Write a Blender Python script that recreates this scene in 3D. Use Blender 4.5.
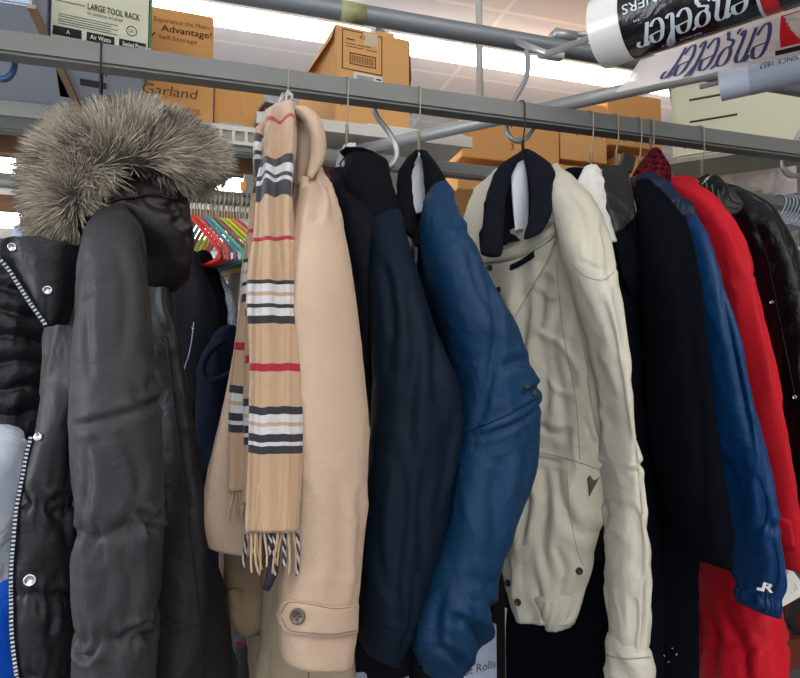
import bpy, bmesh, math, random
from mathutils import Vector, Matrix, noise
from mathutils.bvhtree import BVHTree
random.seed(7)
V = Vector
for o in list(bpy.data.objects): bpy.data.objects.remove(o)
SC = bpy.context.scene
COL = SC.collection
# ---------------------------------------------------------------- camera
F = 640.0; YAW = math.radians(16.9); PIT = math.radians(3.67); ZC = 1.45
FW = V((math.sin(YAW)*math.cos(PIT), math.cos(YAW)*math.cos(PIT), math.sin(PIT)))
RT = V((math.cos(YAW), -math.sin(YAW), 0)); UP = RT.cross(FW)
CAM = V((0, 0, ZC))
cd = bpy.data.cameras.new('camera'); cd.sensor_width = 36; cd.lens = F/800*36; cd.clip_start = .02
cam = bpy.data.objects.new('camera', cd); COL.objects.link(cam)
cam.matrix_world = Matrix((RT, UP, -FW)).transposed().to_4x4(); cam.location = CAM
SC.camera = cam
# ---------------------------------------------------------------- colour management, world, lights
SC.view_settings.view_transform = 'Standard'; SC.view_settings.look = 'None'
SC.view_settings.gamma = 1; SC.view_settings.use_curve_mapping = False
SC.view_settings.exposure = 0.38
W = bpy.data.worlds.new('world'); SC.world = W; W.use_nodes = True
W.node_tree.nodes['Background'].inputs[0].default_value = (.75, .85, 1, 1)
W.node_tree.nodes['Background'].inputs[1].default_value = 0.6
def area(name, loc, to, sx, sy, en, col):
    l = bpy.data.lights.new(name, 'AREA'); l.shape = 'RECTANGLE'; l.size = sx; l.size_y = sy
    l.energy = en; l.color = col
    o = bpy.data.objects.new(name, l); COL.objects.link(o); o.location = loc
    o.rotation_euler = (V(to)-V(loc)).to_track_quat('-Z', 'Y').to_euler(); return o
area('window_daylight', (-1.0, -2.85, 1.75), (.2, 1, 1.35), 3.6, 1.9, 30, (.88, .94, 1))
area('side_fill_light', (-3.4, .6, 1.9), (1.5, 1.2, 2.1), 1.6, 1.4, 75, (.9, .95, 1))  # added fill from the left for ceiling and folds; no window there

def P(px, py, Y):
    d = FW*F + RT*(px-400) + UP*(339-py)
    return CAM + d*(Y/d.y)
def Pz(px, py, z):
    d = FW*F + RT*(px-400) + UP*(339-py)
    return CAM + d*((z-ZC)/d.z)
def Pd(px, py, dep):
    return CAM + (FW*F + RT*(px-400) + UP*(339-py))*(dep/F)
def RAY(px, py): return (FW*F + RT*(px-400) + UP*(339-py)).normalized()
# ---------------------------------------------------------------- materials
def lin(c):
    r = []
    for x in c:
        x /= 255
        r.append(x/12.92 if x <= .04045 else ((x+.055)/1.055)**2.4)
    return (*r, 1)
MC = {}
def mat(name, rgb, rough=.6, metal=0, var=.12, vscale=6, bump=0, bscale=200, sheen=0, weave=0, wscale=500,
        crinkle=0, cscale=25, alpha=1, trans=0, emit=0, coat=0, stretch=(1,1,1), spec=.35):
    if name in MC: return MC[name]
    m = bpy.data.materials.new(name); MC[name] = m; m.use_nodes = True
    nt = m.node_tree; N = nt.nodes; L = nt.links; b = N['Principled BSDF']
    b.inputs['Roughness'].default_value = rough; b.inputs['Metallic'].default_value = metal
    b.inputs['Alpha'].default_value = alpha; b.inputs['Transmission Weight'].default_value = trans
    b.inputs['Coat Weight'].default_value = coat; b.inputs['Coat Roughness'].default_value = .15
    b.inputs['Specular IOR Level'].default_value = spec
    if sheen:
        b.inputs['Sheen Weight'].default_value = sheen; b.inputs['Sheen Roughness'].default_value = .5
        b.inputs['Sheen Tint'].default_value = lin([min(255, c*1.3+20) for c in rgb])
    tc = N.new('ShaderNodeTexCoord'); mp = N.new('ShaderNodeMapping'); mp.inputs['Scale'].default_value = stretch
    L.new(tc.outputs['Object'], mp.inputs[0])
    n1 = N.new('ShaderNodeTexNoise'); n1.inputs['Scale'].default_value = vscale; n1.inputs['Detail'].default_value = 6
    L.new(mp.outputs[0], n1.inputs['Vector'])
    mx = N.new('ShaderNodeMix'); mx.data_type = 'RGBA'
    L.new(n1.outputs['Fac'], mx.inputs['Factor'])
    c = lin(rgb)
    mx.inputs['A'].default_value = (*[x*(1-var) for x in c[:3]], 1); mx.inputs['B'].default_value = (*[min(1, x*(1+var)) for x in c[:3]], 1)
    L.new(mx.outputs['Result'], b.inputs['Base Color'])
    if emit:
        b.inputs['Emission Color'].default_value = c; b.inputs['Emission Strength'].default_value = emit
    prev = None
    def addb(tex, out, st, dist):
        nonlocal prev
        bp = N.new('ShaderNodeBump'); bp.inputs['Strength'].default_value = st; bp.inputs['Distance'].default_value = dist
        L.new(tex.outputs[out], bp.inputs['Height'])
        if prev: L.new(prev.outputs[0], bp.inputs['Normal'])
        prev = bp
    if bump:
        n2 = N.new('ShaderNodeTexNoise'); n2.inputs['Scale'].default_value = bscale; n2.inputs['Detail'].default_value = 4
        L.new(mp.outputs[0], n2.inputs['Vector']); addb(n2, 'Fac', bump, .002)
    if weave:
        w = N.new('ShaderNodeTexWave'); w.inputs['Scale'].default_value = wscale; w.inputs['Distortion'].default_value = 1
        L.new(mp.outputs[0], w.inputs['Vector']); addb(w, 'Fac', weave, .001)
    if crinkle:
        n3 = N.new('ShaderNodeTexNoise'); n3.inputs['Scale'].default_value = cscale; n3.inputs['Detail'].default_value = 5
        n3.inputs['Distortion'].default_value = 2.2
        L.new(mp.outputs[0], n3.inputs['Vector']); addb(n3, 'Fac', crinkle, .01)
    if prev: L.new(prev.outputs[0], b.inputs['Normal'])
    return m
# ---------------------------------------------------------------- object helpers
def tag(o, label=None, cat=None, group=None, kind=None):
    if label: o['label'] = label
    if cat: o['category'] = cat
    if group: o['group'] = group
    if kind: o['kind'] = kind
    return o
def thing(name, label, cat, loc=(0, 0, 0), group=None, rotz=0):
    o = bpy.data.objects.new(name, None); COL.objects.link(o); o.location = loc; o.rotation_euler = (0, 0, rotz)
    o.empty_display_size = .05
    bpy.context.view_layer.update()
    return tag(o, label, cat, group)
class MB:
    def __init__(s): s.v = []; s.f = []; s.uv = []; s.mi = []
    def add(s, vs, fs, uvs=None, mi=0):
        o = len(s.v); s.v += [V(x) for x in vs]
        s.uv += (uvs if uvs else [(0, 0)]*len(vs))
        s.f += [tuple(i+o for i in f) for f in fs]; s.mi += [mi]*len(fs); return s
    def box(s, c, d, R=None, mi=0, bev=0):
        c = V(c); h = V(d)/2
        if bev:
            bm = bmesh.new(); bmesh.ops.create_cube(bm, size=1)
            for v in bm.verts: v.co = V((v.co.x*d[0], v.co.y*d[1], v.co.z*d[2]))
            bmesh.ops.bevel(bm, geom=bm.edges[:], offset=bev, segments=2, affect='EDGES')
            bm.verts.index_update()
            vs = [v.co.copy() for v in bm.verts]; fs = [[v.index for v in f.verts] for f in bm.faces]; bm.free()
        else:
            vs = [V((x*h.x, y*h.y, z*h.z)) for x in (-1, 1) for y in (-1, 1) for z in (-1, 1)]
            fs = [(0, 1, 3, 2), (4, 6, 7, 5), (0, 4, 5, 1), (2, 3, 7, 6), (0, 2, 6, 4), (1, 5, 7, 3)]
        if R: vs = [R @ v for v in vs]
        return s.add([c+v for v in vs], fs, None, mi)
    def tube(s, pts, r, n=8, closed=False, mi=0):
        pts = [V(p) for p in pts]; k = len(pts); vs = []; fs = []; rr = r if isinstance(r, list) else [r]*k
        ref = None
        for i, p in enumerate(pts):
            if closed: t = pts[(i+1) % k]-pts[i-1]
            else: t = pts[min(i+1, k-1)]-pts[max(i-1, 0)]
            if t.length < 1e-9: t = V((0, 0, 1))
            t.normalize()
            if ref is None: ref = t.orthogonal().normalized()
            ref = (ref-t*ref.dot(t))
            if ref.length < 1e-6: ref = t.orthogonal()
            ref.normalize(); b = t.cross(ref)
            for j in range(n):
                a = 2*math.pi*j/n; vs.append(p+(ref*math.cos(a)+b*math.sin(a))*rr[i])
        for i in range(k if closed else k-1):
            for j in range(n):
                a = i*n+j; b2 = i*n+(j+1) % n; c = ((i+1) % k)*n+(j+1) % n; d = ((i+1) % k)*n+j
                fs.append((a, b2, c, d))
        if not closed: fs += [tuple(range(n-1, -1, -1)), tuple(range((k-1)*n, k*n))]
        return s.add(vs, fs, None, mi)
    def build(s, name, m, parent=None, smooth=True, auto=None):
        me = bpy.data.meshes.new(name); base = parent.matrix_world if parent else Matrix()
        inv = base.inverted()
        me.from_pydata([inv @ v for v in s.v], [], s.f)
        for mm in (m if isinstance(m, (list, tuple)) else [m]): me.materials.append(mm)
        me.polygons.foreach_set('material_index', s.mi)
        ul = me.uv_layers.new(name='UVMap')
        for lp in me.loops: ul.data[lp.index].uv = s.uv[lp.vertex_index]
        me.validate(); me.update()
        if smooth: me.shade_smooth()
        bm = bmesh.new(); bm.from_mesh(me); bmesh.ops.recalc_face_normals(bm, faces=bm.faces[:]); bm.to_mesh(me); bm.free()
        if auto is not None and smooth: me.set_sharp_from_angle(angle=math.radians(auto))
        o = bpy.data.objects.new(name, me); COL.objects.link(o)
        if parent: o.parent = parent
        return o
def part_under(mb, name, m, parent, root, **k):
    """sub-part: same frame as its part (parts sit at their root's origin)"""
    o = mb.build(name, m, root, **k); o.parent = parent; return o
def cr(a, b, c, d, t):
    return .5*((2*b)+(c-a)*t+(2*a-5*b+4*c-d)*t*t+(3*b-a-3*c+d)*t*t*t)
def smooth_pts(pts, m):
    pts = [tuple(p) for p in pts]; k = len(pts); out = []
    for i in range(m):
        x = i*(k-1)/(m-1); j = min(int(x), k-2); t = x-j
        a, b, c, d = pts[max(j-1, 0)], pts[j], pts[j+1], pts[min(j+2, k-1)]
        out.append(tuple(cr(a[q], b[q], c[q], d[q], t) for q in range(len(b))))
    return out
def S(y, xl, xr, Y, t=.1, dy=0, dY=0):
    return (xl, y-dy, Y+dY, xr, y+dy, Y-dY, t)
def arc_rows(rows, m):
    # resample rows evenly in image height so folds are even
    fine = smooth_pts(rows, 400); acc = [0]
    for a, b in zip(fine, fine[1:]):
        acc.append(acc[-1]+math.hypot((a[0]+a[3]-b[0]-b[3])/2, (a[1]+a[4]-b[1]-b[4])/2)+.01)
    out = []; j = 0
    for i in range(m):
        s = acc[-1]*i/(m-1)
        while j < 398 and acc[j+1] < s: j += 1
        t = (s-acc[j])/(acc[j+1]-acc[j]+1e-9); a, b = fine[j], fine[j+1]
        out.append(tuple(x+(y-x)*t for x, y in zip(a, b)))
    return out
BV = {}
def loft(name, m, parent, rows, n=72, mr=90, p=2.25, disp=None, top='dome', bottom='hem', under=None, flat=0, vshift=0, vwob=False):
    """a closed cloth volume: every row is an oval ring from its left point to its right point with thickness t"""
    R = arc_rows(rows, mr); mb = MB(); vs = []; uvs = []; rings = []
    N_ = len(R)
    for i, r in enumerate(R):
        A = P(r[0], r[1], r[2]); B = P(r[3], r[4], r[5]); C = (A+B)/2; e = (B-A)/2; a = max(e.length, 1e-4)
        eh = e/a; nn = V((eh.y, -eh.x, 0))
        if nn.length < .05: nn = V((0, -1, 0))
        nn.normalize(); b = max(r[6]/2, 1e-4); row = []
        rd = (C-CAM).normalized(); pe = (B-A)-rd*(B-A).dot(rd); w_ = pe.length/2; pe = pe.normalized() if w_ > 1e-5 else pe
        if w_ > 1e-4:
            k_ = b*abs(nn.dot(pe))/w_; a = a*math.sqrt(max(.15, 1-min(k_, 1)**2))
        for j in range(n):
            th = 2*math.pi*j/n; c, s = math.cos(th), math.sin(th)
            cc = math.copysign(abs(c)**(2/p), c); ss = math.copysign(abs(s)**(2/p), s)
            q = C+eh*a*cc+nn*b*ss
            o = (eh*cc*b+nn*ss*a); o = o.normalized() if o.length > 1e-9 else nn
            if disp:
                px = r[0]+(r[3]-r[0])*(cc+1)/2; py = r[1]+(r[4]-r[1])*(cc+1)/2
                q = q+o*disp(q, px, py)*min(1, i/3+.15)
            vs.append(q); uvs.append(((cc+1)/2, (r[1]+(r[4]-r[1])*(cc+1)/2+vshift+((1.6+9*max(0, min(1, (235-py)/50)))*noise.noise(V((px*.09, py*.012, 2.0))) if vwob and disp else 0))/1000)); row.append(q)
        rings.append((C, eh, nn, a, b))
    fs = []
    for i in range(N_-1):
        for j in range(n):
            fs.append((i*n+j, i*n+(j+1) % n, (i+1)*n+(j+1) % n, (i+1)*n+j))
    def ring_mean(i):
        c = V((0, 0, 0))
        for j in range(n): c += vs[i*n+j]
        return c/n
    # top dome
    c0 = ring_mean(0); d0 = (c0-ring_mean(1)); d0 = d0.normalized() if d0.length > 1e-9 else V((0, 0, 1))
    prev = 0; hb = min(rings[0][3], rings[0][4])
    base = list(range(n))
    for k in (1, 2, 3):
        f = math.cos(k*math.pi/8); up = math.sin(k*math.pi/8)*hb*(1 if top == 'dome' else .15)
        st = len(vs)
        for j in range(n): vs.append(c0+(vs[j]-c0)*f+d0*up); uvs.append(uvs[j])
        for j in range(n): fs.append((base[(j+1) % n], base[j], st+j, st+(j+1) % n))
        base = list(range(st, st+n))
    vs.append(c0+d0*hb*(1 if top == 'dome' else .15)); uvs.append(uvs[0])
    for j in range(n): fs.append((base[(j+1) % n], base[j], len(vs)-1))
    # bottom : hem turned inwards, or closed round
    l0 = (N_-1)*n; c1 = ring_mean(N_-1); d1 = (c1-ring_mean(N_-2)).normalized(); base = list(range(l0, l0+n))
    prof = [(.97, .004), (.9, .003), (.86, -.02), (.8, -.06)] if bottom == 'hem' else [(math.cos(k*math.pi/8), math.sin(k*math.pi/8)*min(rings[-1][3], rings[-1][4])) for k in (1, 2, 3)]
    for f, up in prof:
        st = len(vs)
        for j in range(n): vs.append(c1+(vs[l0+j]-c1)*f+d1*up); uvs.append(uvs[l0+j])
        for j in range(n): fs.append((base[j], base[(j+1) % n], st+(j+1) % n, st+j))
        base = list(range(st, st+n))
    vs.append(c1+d1*(prof[-1][1]*1.05)); uvs.append(uvs[l0])
    for j in range(n): fs.append((base[j], base[(j+1) % n], len(vs)-1))
    mb.add(vs, fs, uvs)
    o = mb.build(name, m, parent)
    BV[o.name] = BVHTree.FromPolygons(vs, fs)
    if under: o.parent = under
    return o
def hit(px, py, objs, Yf=.8, off=0):
    best = None; d = RAY(px, py)
    for o in (objs if isinstance(objs, (list, tuple)) else [objs]):
        loc, nr, i, dist = BV[o.name].ray_cast(CAM, d)
        if loc is not None and (best is None or dist < best[2]):
            if nr.dot(d) > 0: nr = -nr
            best = (loc, nr, dist)
    if best is None: return P(px, py, Yf), -d
    return best[0]+best[1]*off, best[1]
def sn(p, f, sd): return noise.noise(V((p.x*f, p.y*f, p.z*f+sd*17.3)))
def folds(seed, a=.006, fx=14, fz=2.5, b=.0025, fb=26, c=0.0008, fc=70, ridge=.6, vz=.32, lean=.0):
    def f(q, px, py):
        w = noise.noise(V((q.x*5, q.y*5, q.z*3+seed)))
        X = q.x+q.z*lean
        n1 = noise.noise(V((X*fx+seed*3.1+w*.7, q.y*fx+w*.7, q.z*fz+seed)))
        n2 = noise.noise(V((X*fb+seed+w*1.2, q.y*fb+w*1.2, q.z*fb*vz+seed*2)))
        n3 = noise.noise(V((X*fc, q.y*fc+w, q.z*fc*.6+seed)))
        n4 = noise.noise(V((q.x*17+q.z*12+seed, q.y*17, q.z*9-q.x*8+seed*5)))
        return a*(n1*1.3-.25)+b*((1-3*abs(n2))*ridge+n2*(1-ridge))*1.5+b*.9*max(0, 1-5*abs(n4))*(1 if w > 0 else .3)+c*n3
    return f
def creases(base, cs):
    """drawn-in wrinkles: (pixel polyline, depth m, width px); a valley with a soft ridge along its right side"""
    L = []
    for pts, dep, w in cs:
        q = smooth_pts(pts, max(6, len(pts)*4)); xs_ = [p[0] for p in q]; ys_ = [p[1] for p in q]
        L.append((q, dep, w, min(xs_)-4*w, max(xs_)+4*w, min(ys_)-4*w, max(ys_)+4*w))
    def f(q, px, py):
        v = base(q, px, py)
        for pl_, dep, w, x0, x1, y0, y1 in L:
            if px < x0 or px > x1 or py < y0 or py > y1: continue
            best = 1e9; sg = 1; tt = 0; n_ = len(pl_)-1
            for i in range(n_):
                ax_, ay_ = pl_[i]; bx_, by_ = pl_[i+1]; dx, dy = bx_-ax_, by_-ay_; l2 = dx*dx+dy*dy+1e-9
                t = max(0, min(1, ((px-ax_)*dx+(py-ay_)*dy)/l2)); ex_, ey_ = px-ax_-t*dx, py-ay_-t*dy; d = ex_*ex_+ey_*ey_
                if d < best: best = d; sg = 1 if (dx*ey_-dy*ex_) < 0 else -1; tt = (i+t)/n_
            d = math.sqrt(best)*sg; fade = min(1, 4*tt, 4*(1-tt))**.7 if 0 < tt < 1 else 0
            v += dep*fade*(-math.exp(-(d/w)**2)+.75*math.exp(-((d-2.0*w)/(1.3*w))**2)+.4*math.exp(-((d+2.2*w)/(1.5*w))**2))
        return v
    return f
def puff(seams, base, depth=.012, wid=11, gather=.004, slope=0, sx=0):
    def f(q, px, py):
        d = 999
        for s in seams:
            y = s+slope*(px-sx)+2.5*math.sin(px*.13+s)
            d = min(d, abs(py-y))
        g = math.exp(-d/16)*noise.noise(V((px*.16, py*.05, 3.3)))*gather*1.6
        return base(q, px, py)-depth*math.exp(-d/wid)+g
    return f
def surf_line(px_pts, objs, m, parent, name='seam', r=.0009, off=.0004, num=40, Yf=.8, root=None, n=5):
    ol = objs if isinstance(objs, (list, tuple)) else [objs]; pts = []; runs = []
    for x, y in smooth_pts(px_pts, num):
        if any(BV[o.name].ray_cast(CAM, RAY(x, y))[0] is not None for o in ol):
            q = hit(x, y, objs, Yf, off)[0]
            if pts and (q-pts[-1]).length > .035: runs.append(pts); pts = []
            pts.append(q)
    runs.append(pts); pts = max(runs, key=len)
    if len(pts) < 3: return None
    mb = MB(); mb.tube(pts, r, n)
    return part_under(mb, name, m, parent, root or parent)
def surf_patch(rowsA, rowsB, objs, m, parent, name, off=.004, th=.003, nu=24, nv=10, Yf=.8, root=None, disp=None, bevel=True):
    """a cloth patch lying on the garment between two pixel polylines"""
    A = smooth_pts(rowsA, nu); B = smooth_pts(rowsB, nu); vs = []; n = []
    for i in range(nu):
        for j in range(nv):
            t = j/(nv-1); x = A[i][0]*(1-t)+B[i][0]*t; y = A[i][1]*(1-t)+B[i][1]*t
            p, nr = hit(x, y, objs, Yf)
            d = -RAY(x, y); e = min(i, nu-1-i, j, nv-1-j)
            lift = off*(1 if e > 0 else .55)
            if disp: lift += disp(p, x, y)
            vs.append(p+(nr*.35+d*.65)*lift); n.append(d)
    # smooth the patch a little so that it bridges small folds
    k = nu*nv; vs2 = vs+[v-d*th*.9-d*off*.5 for v, d in zip(vs, n)]; fs = []
    idx = lambda i, j, s=0: s*k+i*nv+j
    for i in range(nu-1):
        for j in range(nv-1):
            fs.append((idx(i, j), idx(i+1, j), idx(i+1, j+1), idx(i, j+1)))
            fs.append((idx(i, j, 1), idx(i, j+1, 1), idx(i+1, j+1, 1), idx(i+1, j, 1)))
    for i in range(nu-1):
        fs += [(idx(i, 0), idx(i, 0, 1), idx(i+1, 0, 1), idx(i+1, 0)), (idx(i, nv-1), idx(i+1, nv-1), idx(i+1, nv-1, 1), idx(i, nv-1, 1))]
    for j in range(nv-1):
        fs += [(idx(0, j), idx(0, j+1), idx(0, j+1, 1), idx(0, j, 1)), (idx(nu-1, j), idx(nu-1, j, 1), idx(nu-1, j+1, 1), idx(nu-1, j+1))]
    uv = [(i/(nu-1), j/(nv-1)) for i in range(nu) for j in range(nv)]*2
    mb = MB(); mb.add(vs2, fs, uv)
    o = part_under(mb, name, m, parent, root or parent)
    BV[o.name] = BVHTree.FromPolygons(vs2, fs)
    return o
def disc_button(px, py, objs, m, parent, name, r=.006, h=.003, root=None, rim=True, Yf=.8, holes=None):
    p, nr = hit(px, py, objs, Yf); nr = (nr*.6-RAY(px, py)*.4).normalized()
    t = nr.orthogonal().normalized(); b = nr.cross(t); mb = MB(); prof = [(0, h*.55), (r*.55, h*.5), (r*.7, h*.95), (r*.9, h), (r, h*.6), (r, -.001)] if rim else [(0, h), (r*.5, h*.93), (r*.85, h*.6), (r, 0), (r, -.001)]
    k = 20; vs = []; fs = []
    for q, (rr, hh) in enumerate(prof):
        for j in range(k):
            a = 2*math.pi*j/k; vs.append(p+(t*math.cos(a)+b*math.sin(a))*max(rr, 1e-5)+nr*hh)
    for q in range(len(prof)-1):
        for j in range(k): fs.append((q*k+j, q*k+(j+1) % k, (q+1)*k+(j+1) % k, (q+1)*k+j))
    mb.add(vs, fs)
    o = part_under(mb, name, m, parent, root or parent)
    if holes:
        hb = MB()
        for a in (45, 135, 225, 315):
            a = math.radians(a); c = p+(t*math.cos(a)+b*math.sin(a))*r*.28+nr*(h*.6)
            hb.tube([c-nr*.001, c+nr*.0006], r*.1, 8)
        part_under(hb, 'button_hole', holes, o, root or parent)
    return o
# ---------------------------------------------------------------- text helpers
def text_mesh(s, size=1, shear=0, bold=0, al='LEFT', spacing=1):
    c = bpy.data.curves.new('t', 'FONT'); c.body = s; c.size = size; c.shear = shear; c.offset = bold; c.align_x = al
    c.space_character = spacing; c.resolution_u = 3
    o = bpy.data.objects.new('t', c); COL.objects.link(o); bpy.context.view_layer.update()
    dg = bpy.context.evaluated_depsgraph_get(); me = bpy.data.meshes.new_from_object(o.evaluated_get(dg))
    vs = [v.co.copy() for v in me.vertices]; fs = [tuple(p.vertices) for p in me.polygons]
    bpy.data.objects.remove(o); bpy.data.curves.remove(c); bpy.data.meshes.remove(me)
    return vs, fs
def put_text(s, org, ex, ey, height, m, parent, root, name='printed_text', width=None, **k):
    """flat print: org = left end of the base line, ex/ey unit vectors of the face"""
    vs, fs = text_mesh(s, 1, **k)
    if not vs: return
    w = max(v.x for v in vs); x0 = min(v.x for v in vs); sx = (width/(w-x0)) if width else height/.72; sy = height/.72
    ez = V(ex).cross(V(ey)).normalized(); mb = MB()
    mb.add([V(org)+V(ex)*(v.x-x0)*sx+V(ey)*v.y*sy+ez*.0008 for v in vs], fs)
    return part_under(mb, name, m, parent, root, smooth=False)
# ================================================================ MATERIALS
M_rail = mat('galvanised_rail', (116, 118, 115), .55, .25, .1, 3, .12, 60, stretch=(1, 8, 8))
M_pipe = mat('grey_pipe', (122, 126, 130), .45, .35, .12, 4, .08, 80)
M_pipel = mat('light_pipe', (172, 174, 174), .45, .3, .1, 4)
M_hook = mat('zinc_hook', (175, 175, 176), .35, .5, .1, 8)
M_wire = mat('hanger_wire', (150, 140, 122), .4, .5, .15, 10)
M_blackwire = mat('dark_wire', (38, 34, 32), .5, .4)
M_white = mat('white_shelf', (215, 212, 205), .6, 0, .06, 4)
M_card = mat('kraft_carton', (220, 162, 98), .85, 0, .08, 5, .2, 90)
M_card2 = mat('kraft_carton_light', (226, 172, 110), .85, 0, .08, 5, .2, 90)
M_cardd = mat('kraft_carton_inner', (150, 100, 60), .9, 0, .1, 5)
M_tape = mat('packing_tape', (200, 160, 100), .3, 0, .05)
M_greycard = mat('grey_board', (186, 196, 212), .8, 0, .08, 3, .1, 60)
M_cream = mat('cream_print', (218, 220, 196), .6, 0, .04, 4)
M_ink = mat('black_ink', (30, 28, 28), .7)
M_inkbr = mat('brown_ink', (110, 62, 30), .8)
M_label = mat('paper_label', (228, 226, 220), .7, 0, .03)
M_wood = mat('brown_wood', (118, 84, 58), .7, 0, .25, 5, .15, 60, stretch=(1, 10, 10))
M_paper = mat('white_paper_cape', (205, 210, 218), .7, 0, .05, 6, .05, 30)
# ================================================================ STRUCTURE
def struct(name, mb, m, **k): return tag(mb.build(name, m, smooth=False, **k), kind='structure')
X0, X1, YB, YF, HC = -3.6, 5.6, 8.2, -3.0, ZC+1.6
mf = mat('vinyl_floor', (120, 118, 118), .5, 0, .1, 2)
b = MB(); b.box(((X0+X1)/2, (YB+YF)/2, -.05), (X1-X0, YB-YF, .1)); struct('floor', b, mf)
mw = mat('cream_wall', (226, 222, 216), .85, 0, .04, 2)
b = MB(); b.box(((X0+X1)/2, YB+.05, HC/2), (X1-X0, .1, HC)); struct('wall_back', b, mw)
b = MB(); b.box((X0-.05, (YB+YF)/2, HC/2), (.1, YB-YF, HC)); struct('wall_left', b, mw)
b = MB(); b.box((X1+.05, (YB+YF)/2, HC/2), (.1, YB-YF, HC)); struct('wall_right', b, mw)
b = MB()
for c, d in [(((X0+X1)/2, YF-.05, .4), (X1-X0, .1, .8)), (((X0+X1)/2, YF-.05, (2.75+HC)/2), (X1-X0, .1, HC-2.75)),
             ((X0+.2, YF-.05, 1.775), (.4, .1, 1.95)), (((.8+X1)/2, YF-.05, 1.775), (X1-.8, .1, 1.95))]: b.box(c, d)
struct('wall_front', b, mw)
b = MB()
for x in (-2.8, -1.0, .8): b.box((x, YF+.02, 1.775), (.06, .05, 1.95))
for z in (.8, 2.75): b.box((-1, YF+.02, z), (3.66, .05, .06))
struct('window_1', b, M_white)
# ceiling with tile grid
mc = bpy.data.materials.new('ceiling_tiles'); mc.use_nodes = True
nt = mc.node_tree; bs = nt.nodes['Principled BSDF']; bs.inputs['Roughness'].default_value = .9
tc = nt.nodes.new('ShaderNodeTexCoord'); mp = nt.nodes.new('ShaderNodeMapping'); mp.inputs['Rotation'].default_value = (0, 0, .0)
br = nt.nodes.new('ShaderNodeTexBrick'); br.offset = 0; br.inputs['Scale'].default_value = 1
br.inputs['Brick Width'].default_value = 1.22; br.inputs['Row Height'].default_value = .61; br.inputs['Mortar Size'].default_value = .011
br.inputs['Color1'].default_value = lin((220, 220, 226)); br.inputs['Color2'].default_value = lin((215, 215, 222)); br.inputs['Mortar'].default_value = lin((236, 236, 234))
nt.links.new(tc.outputs['Object'], mp.inputs[0]); nt.links.new(mp.outputs[0], br.inputs['Vector']); nt.links.new(br.outputs['Color'], bs.inputs['Base Color'])
b = MB(); b.box(((X0+X1)/2, (YB+YF)/2, HC+.05), (X1-X0, YB-YF, .1)); struct('ceiling', b, mc)
# ---- ceiling lamps
M_lamp = mat('lamp_tube', (255, 250, 243), .5, emit=10, var=0)
M_lampw = mat('lamp_housing', (225, 224, 218), .5)
def lamp(x, y, L, label, w=.10):
    t = thing('ceiling_light', label, 'ceiling light', (x, y, HC), 'fluorescent ceiling lights')
    b = MB(); b.box((x, y, HC-.02), (L, w+.03, .04)); b.build('lamp_housing', M_lampw, t, smooth=False)
    b = MB(); b.box((x, y, HC-.06), (L-.04, w, .045), bev=.015); b.build('lamp_diffuser', M_lamp, t)
    for s in (-1, 1): b = MB(); b.box((x+s*(L/2-.012), y, HC-.055), (.024, w+.02, .05)); b.build('lamp_end_cap', M_lampw, t, smooth=False)
def lampX(px, py): return Pz(px, py, HC-.07)
LY = Pz(205, 15, HC-.06).y
lamp(.02, LY, 1.36, 'long white fluorescent strip light above the brown cartons, left of the open carton')
lamp(1.42, LY, 1.36, 'long white fluorescent strip light running behind the round pipe to the plastic rolls')
lamp(2.82, LY, 1.36, 'fluorescent strip light farther right behind the ivory louvred crate')
for (y, w, lb) in ((5.25, .7, 'distant wide fluorescent light left of the fur hood, upper bright strip'), (6.9, .6, 'far fluorescent light near the back wall, lowest bright strip left of the fur hood')):
    lamp(-.9, y, 3.4, lb, w)
for y, lb in ((-.7, 'unseen fill light added on the ceiling over the aisle in front of the coats'), (-1.9, 'unseen fill light added on the ceiling nearest the front window')):
    lamp(.6, y, 3.0, lb, .2)  # unseen lamps added to brighten the boxes and, by bounce, the ceiling
# ================================================================ RACK
RZ = P(205, 0, 1).z
def zat(px, py, Y): return P(px, py, Y).z
rz_top = zat(205, 62, .983); 
RC = V((0, 1.0, zat(205, 72.5, 1.0)))
t = thing('hanging_rail', 'long square grey metal rail the front row of coats hangs from', 'clothes rail', (0, 1, RC.z))
b = MB(); b.box((.8, 1, RC.z), (4.6, .034, .034), bev=.004); rail = b.build('rail_tube', M_rail, t, auto=40)
for x in (-1.5, 3.1): b = MB(); b.box((x, 1, RC.z/2), (.04, .04, RC.z)); b.build('upright_post', M_rail, t, smooth=False)
# overhead round pipe
OZ = zat(500, 38, 1.12)
t = thing('overhead_pipe', 'thick round dark grey pipe running above the square rail', 'pipe', (0, 1.12, OZ))
b = MB(); b.tube([(-1.6, 1.12, OZ), (3.2, 1.12, OZ)], .0175, 24); b.build('pipe', M_pipe, t)
b = MB(); q = P(352, 8, 1.12); b.tube([(q.x-.022, 1.12, OZ), (q.x+.024, 1.12, OZ)], .0181, 24); b.build('tape_band', mat('yellow_tape', (150, 150, 105), .5, var=.5, vscale=60), t)
for x in (-1.2, 2.6): b = MB(); b.tube([(x, 1.12, OZ), (x, 1.12, HC)], .008, 10); b.build('ceiling_rod', M_pipel, t)
b = MB(); q = P(563, 50, 1.12); b.box((q.x, 1.12, OZ+.025), (.05, .03, .016)); b.tube([(q.x+.01, 1.12, OZ+.03), (q.x+.09, 1.09, OZ+.034)], .006, 10); b.build('clamp', M_hook, t)
b = MB(); q = P(550, 62, 1.12); b.box((q.x, 1.115, OZ-.022), (.05, .02, .01)); b.build('clip', M_white, t)
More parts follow.
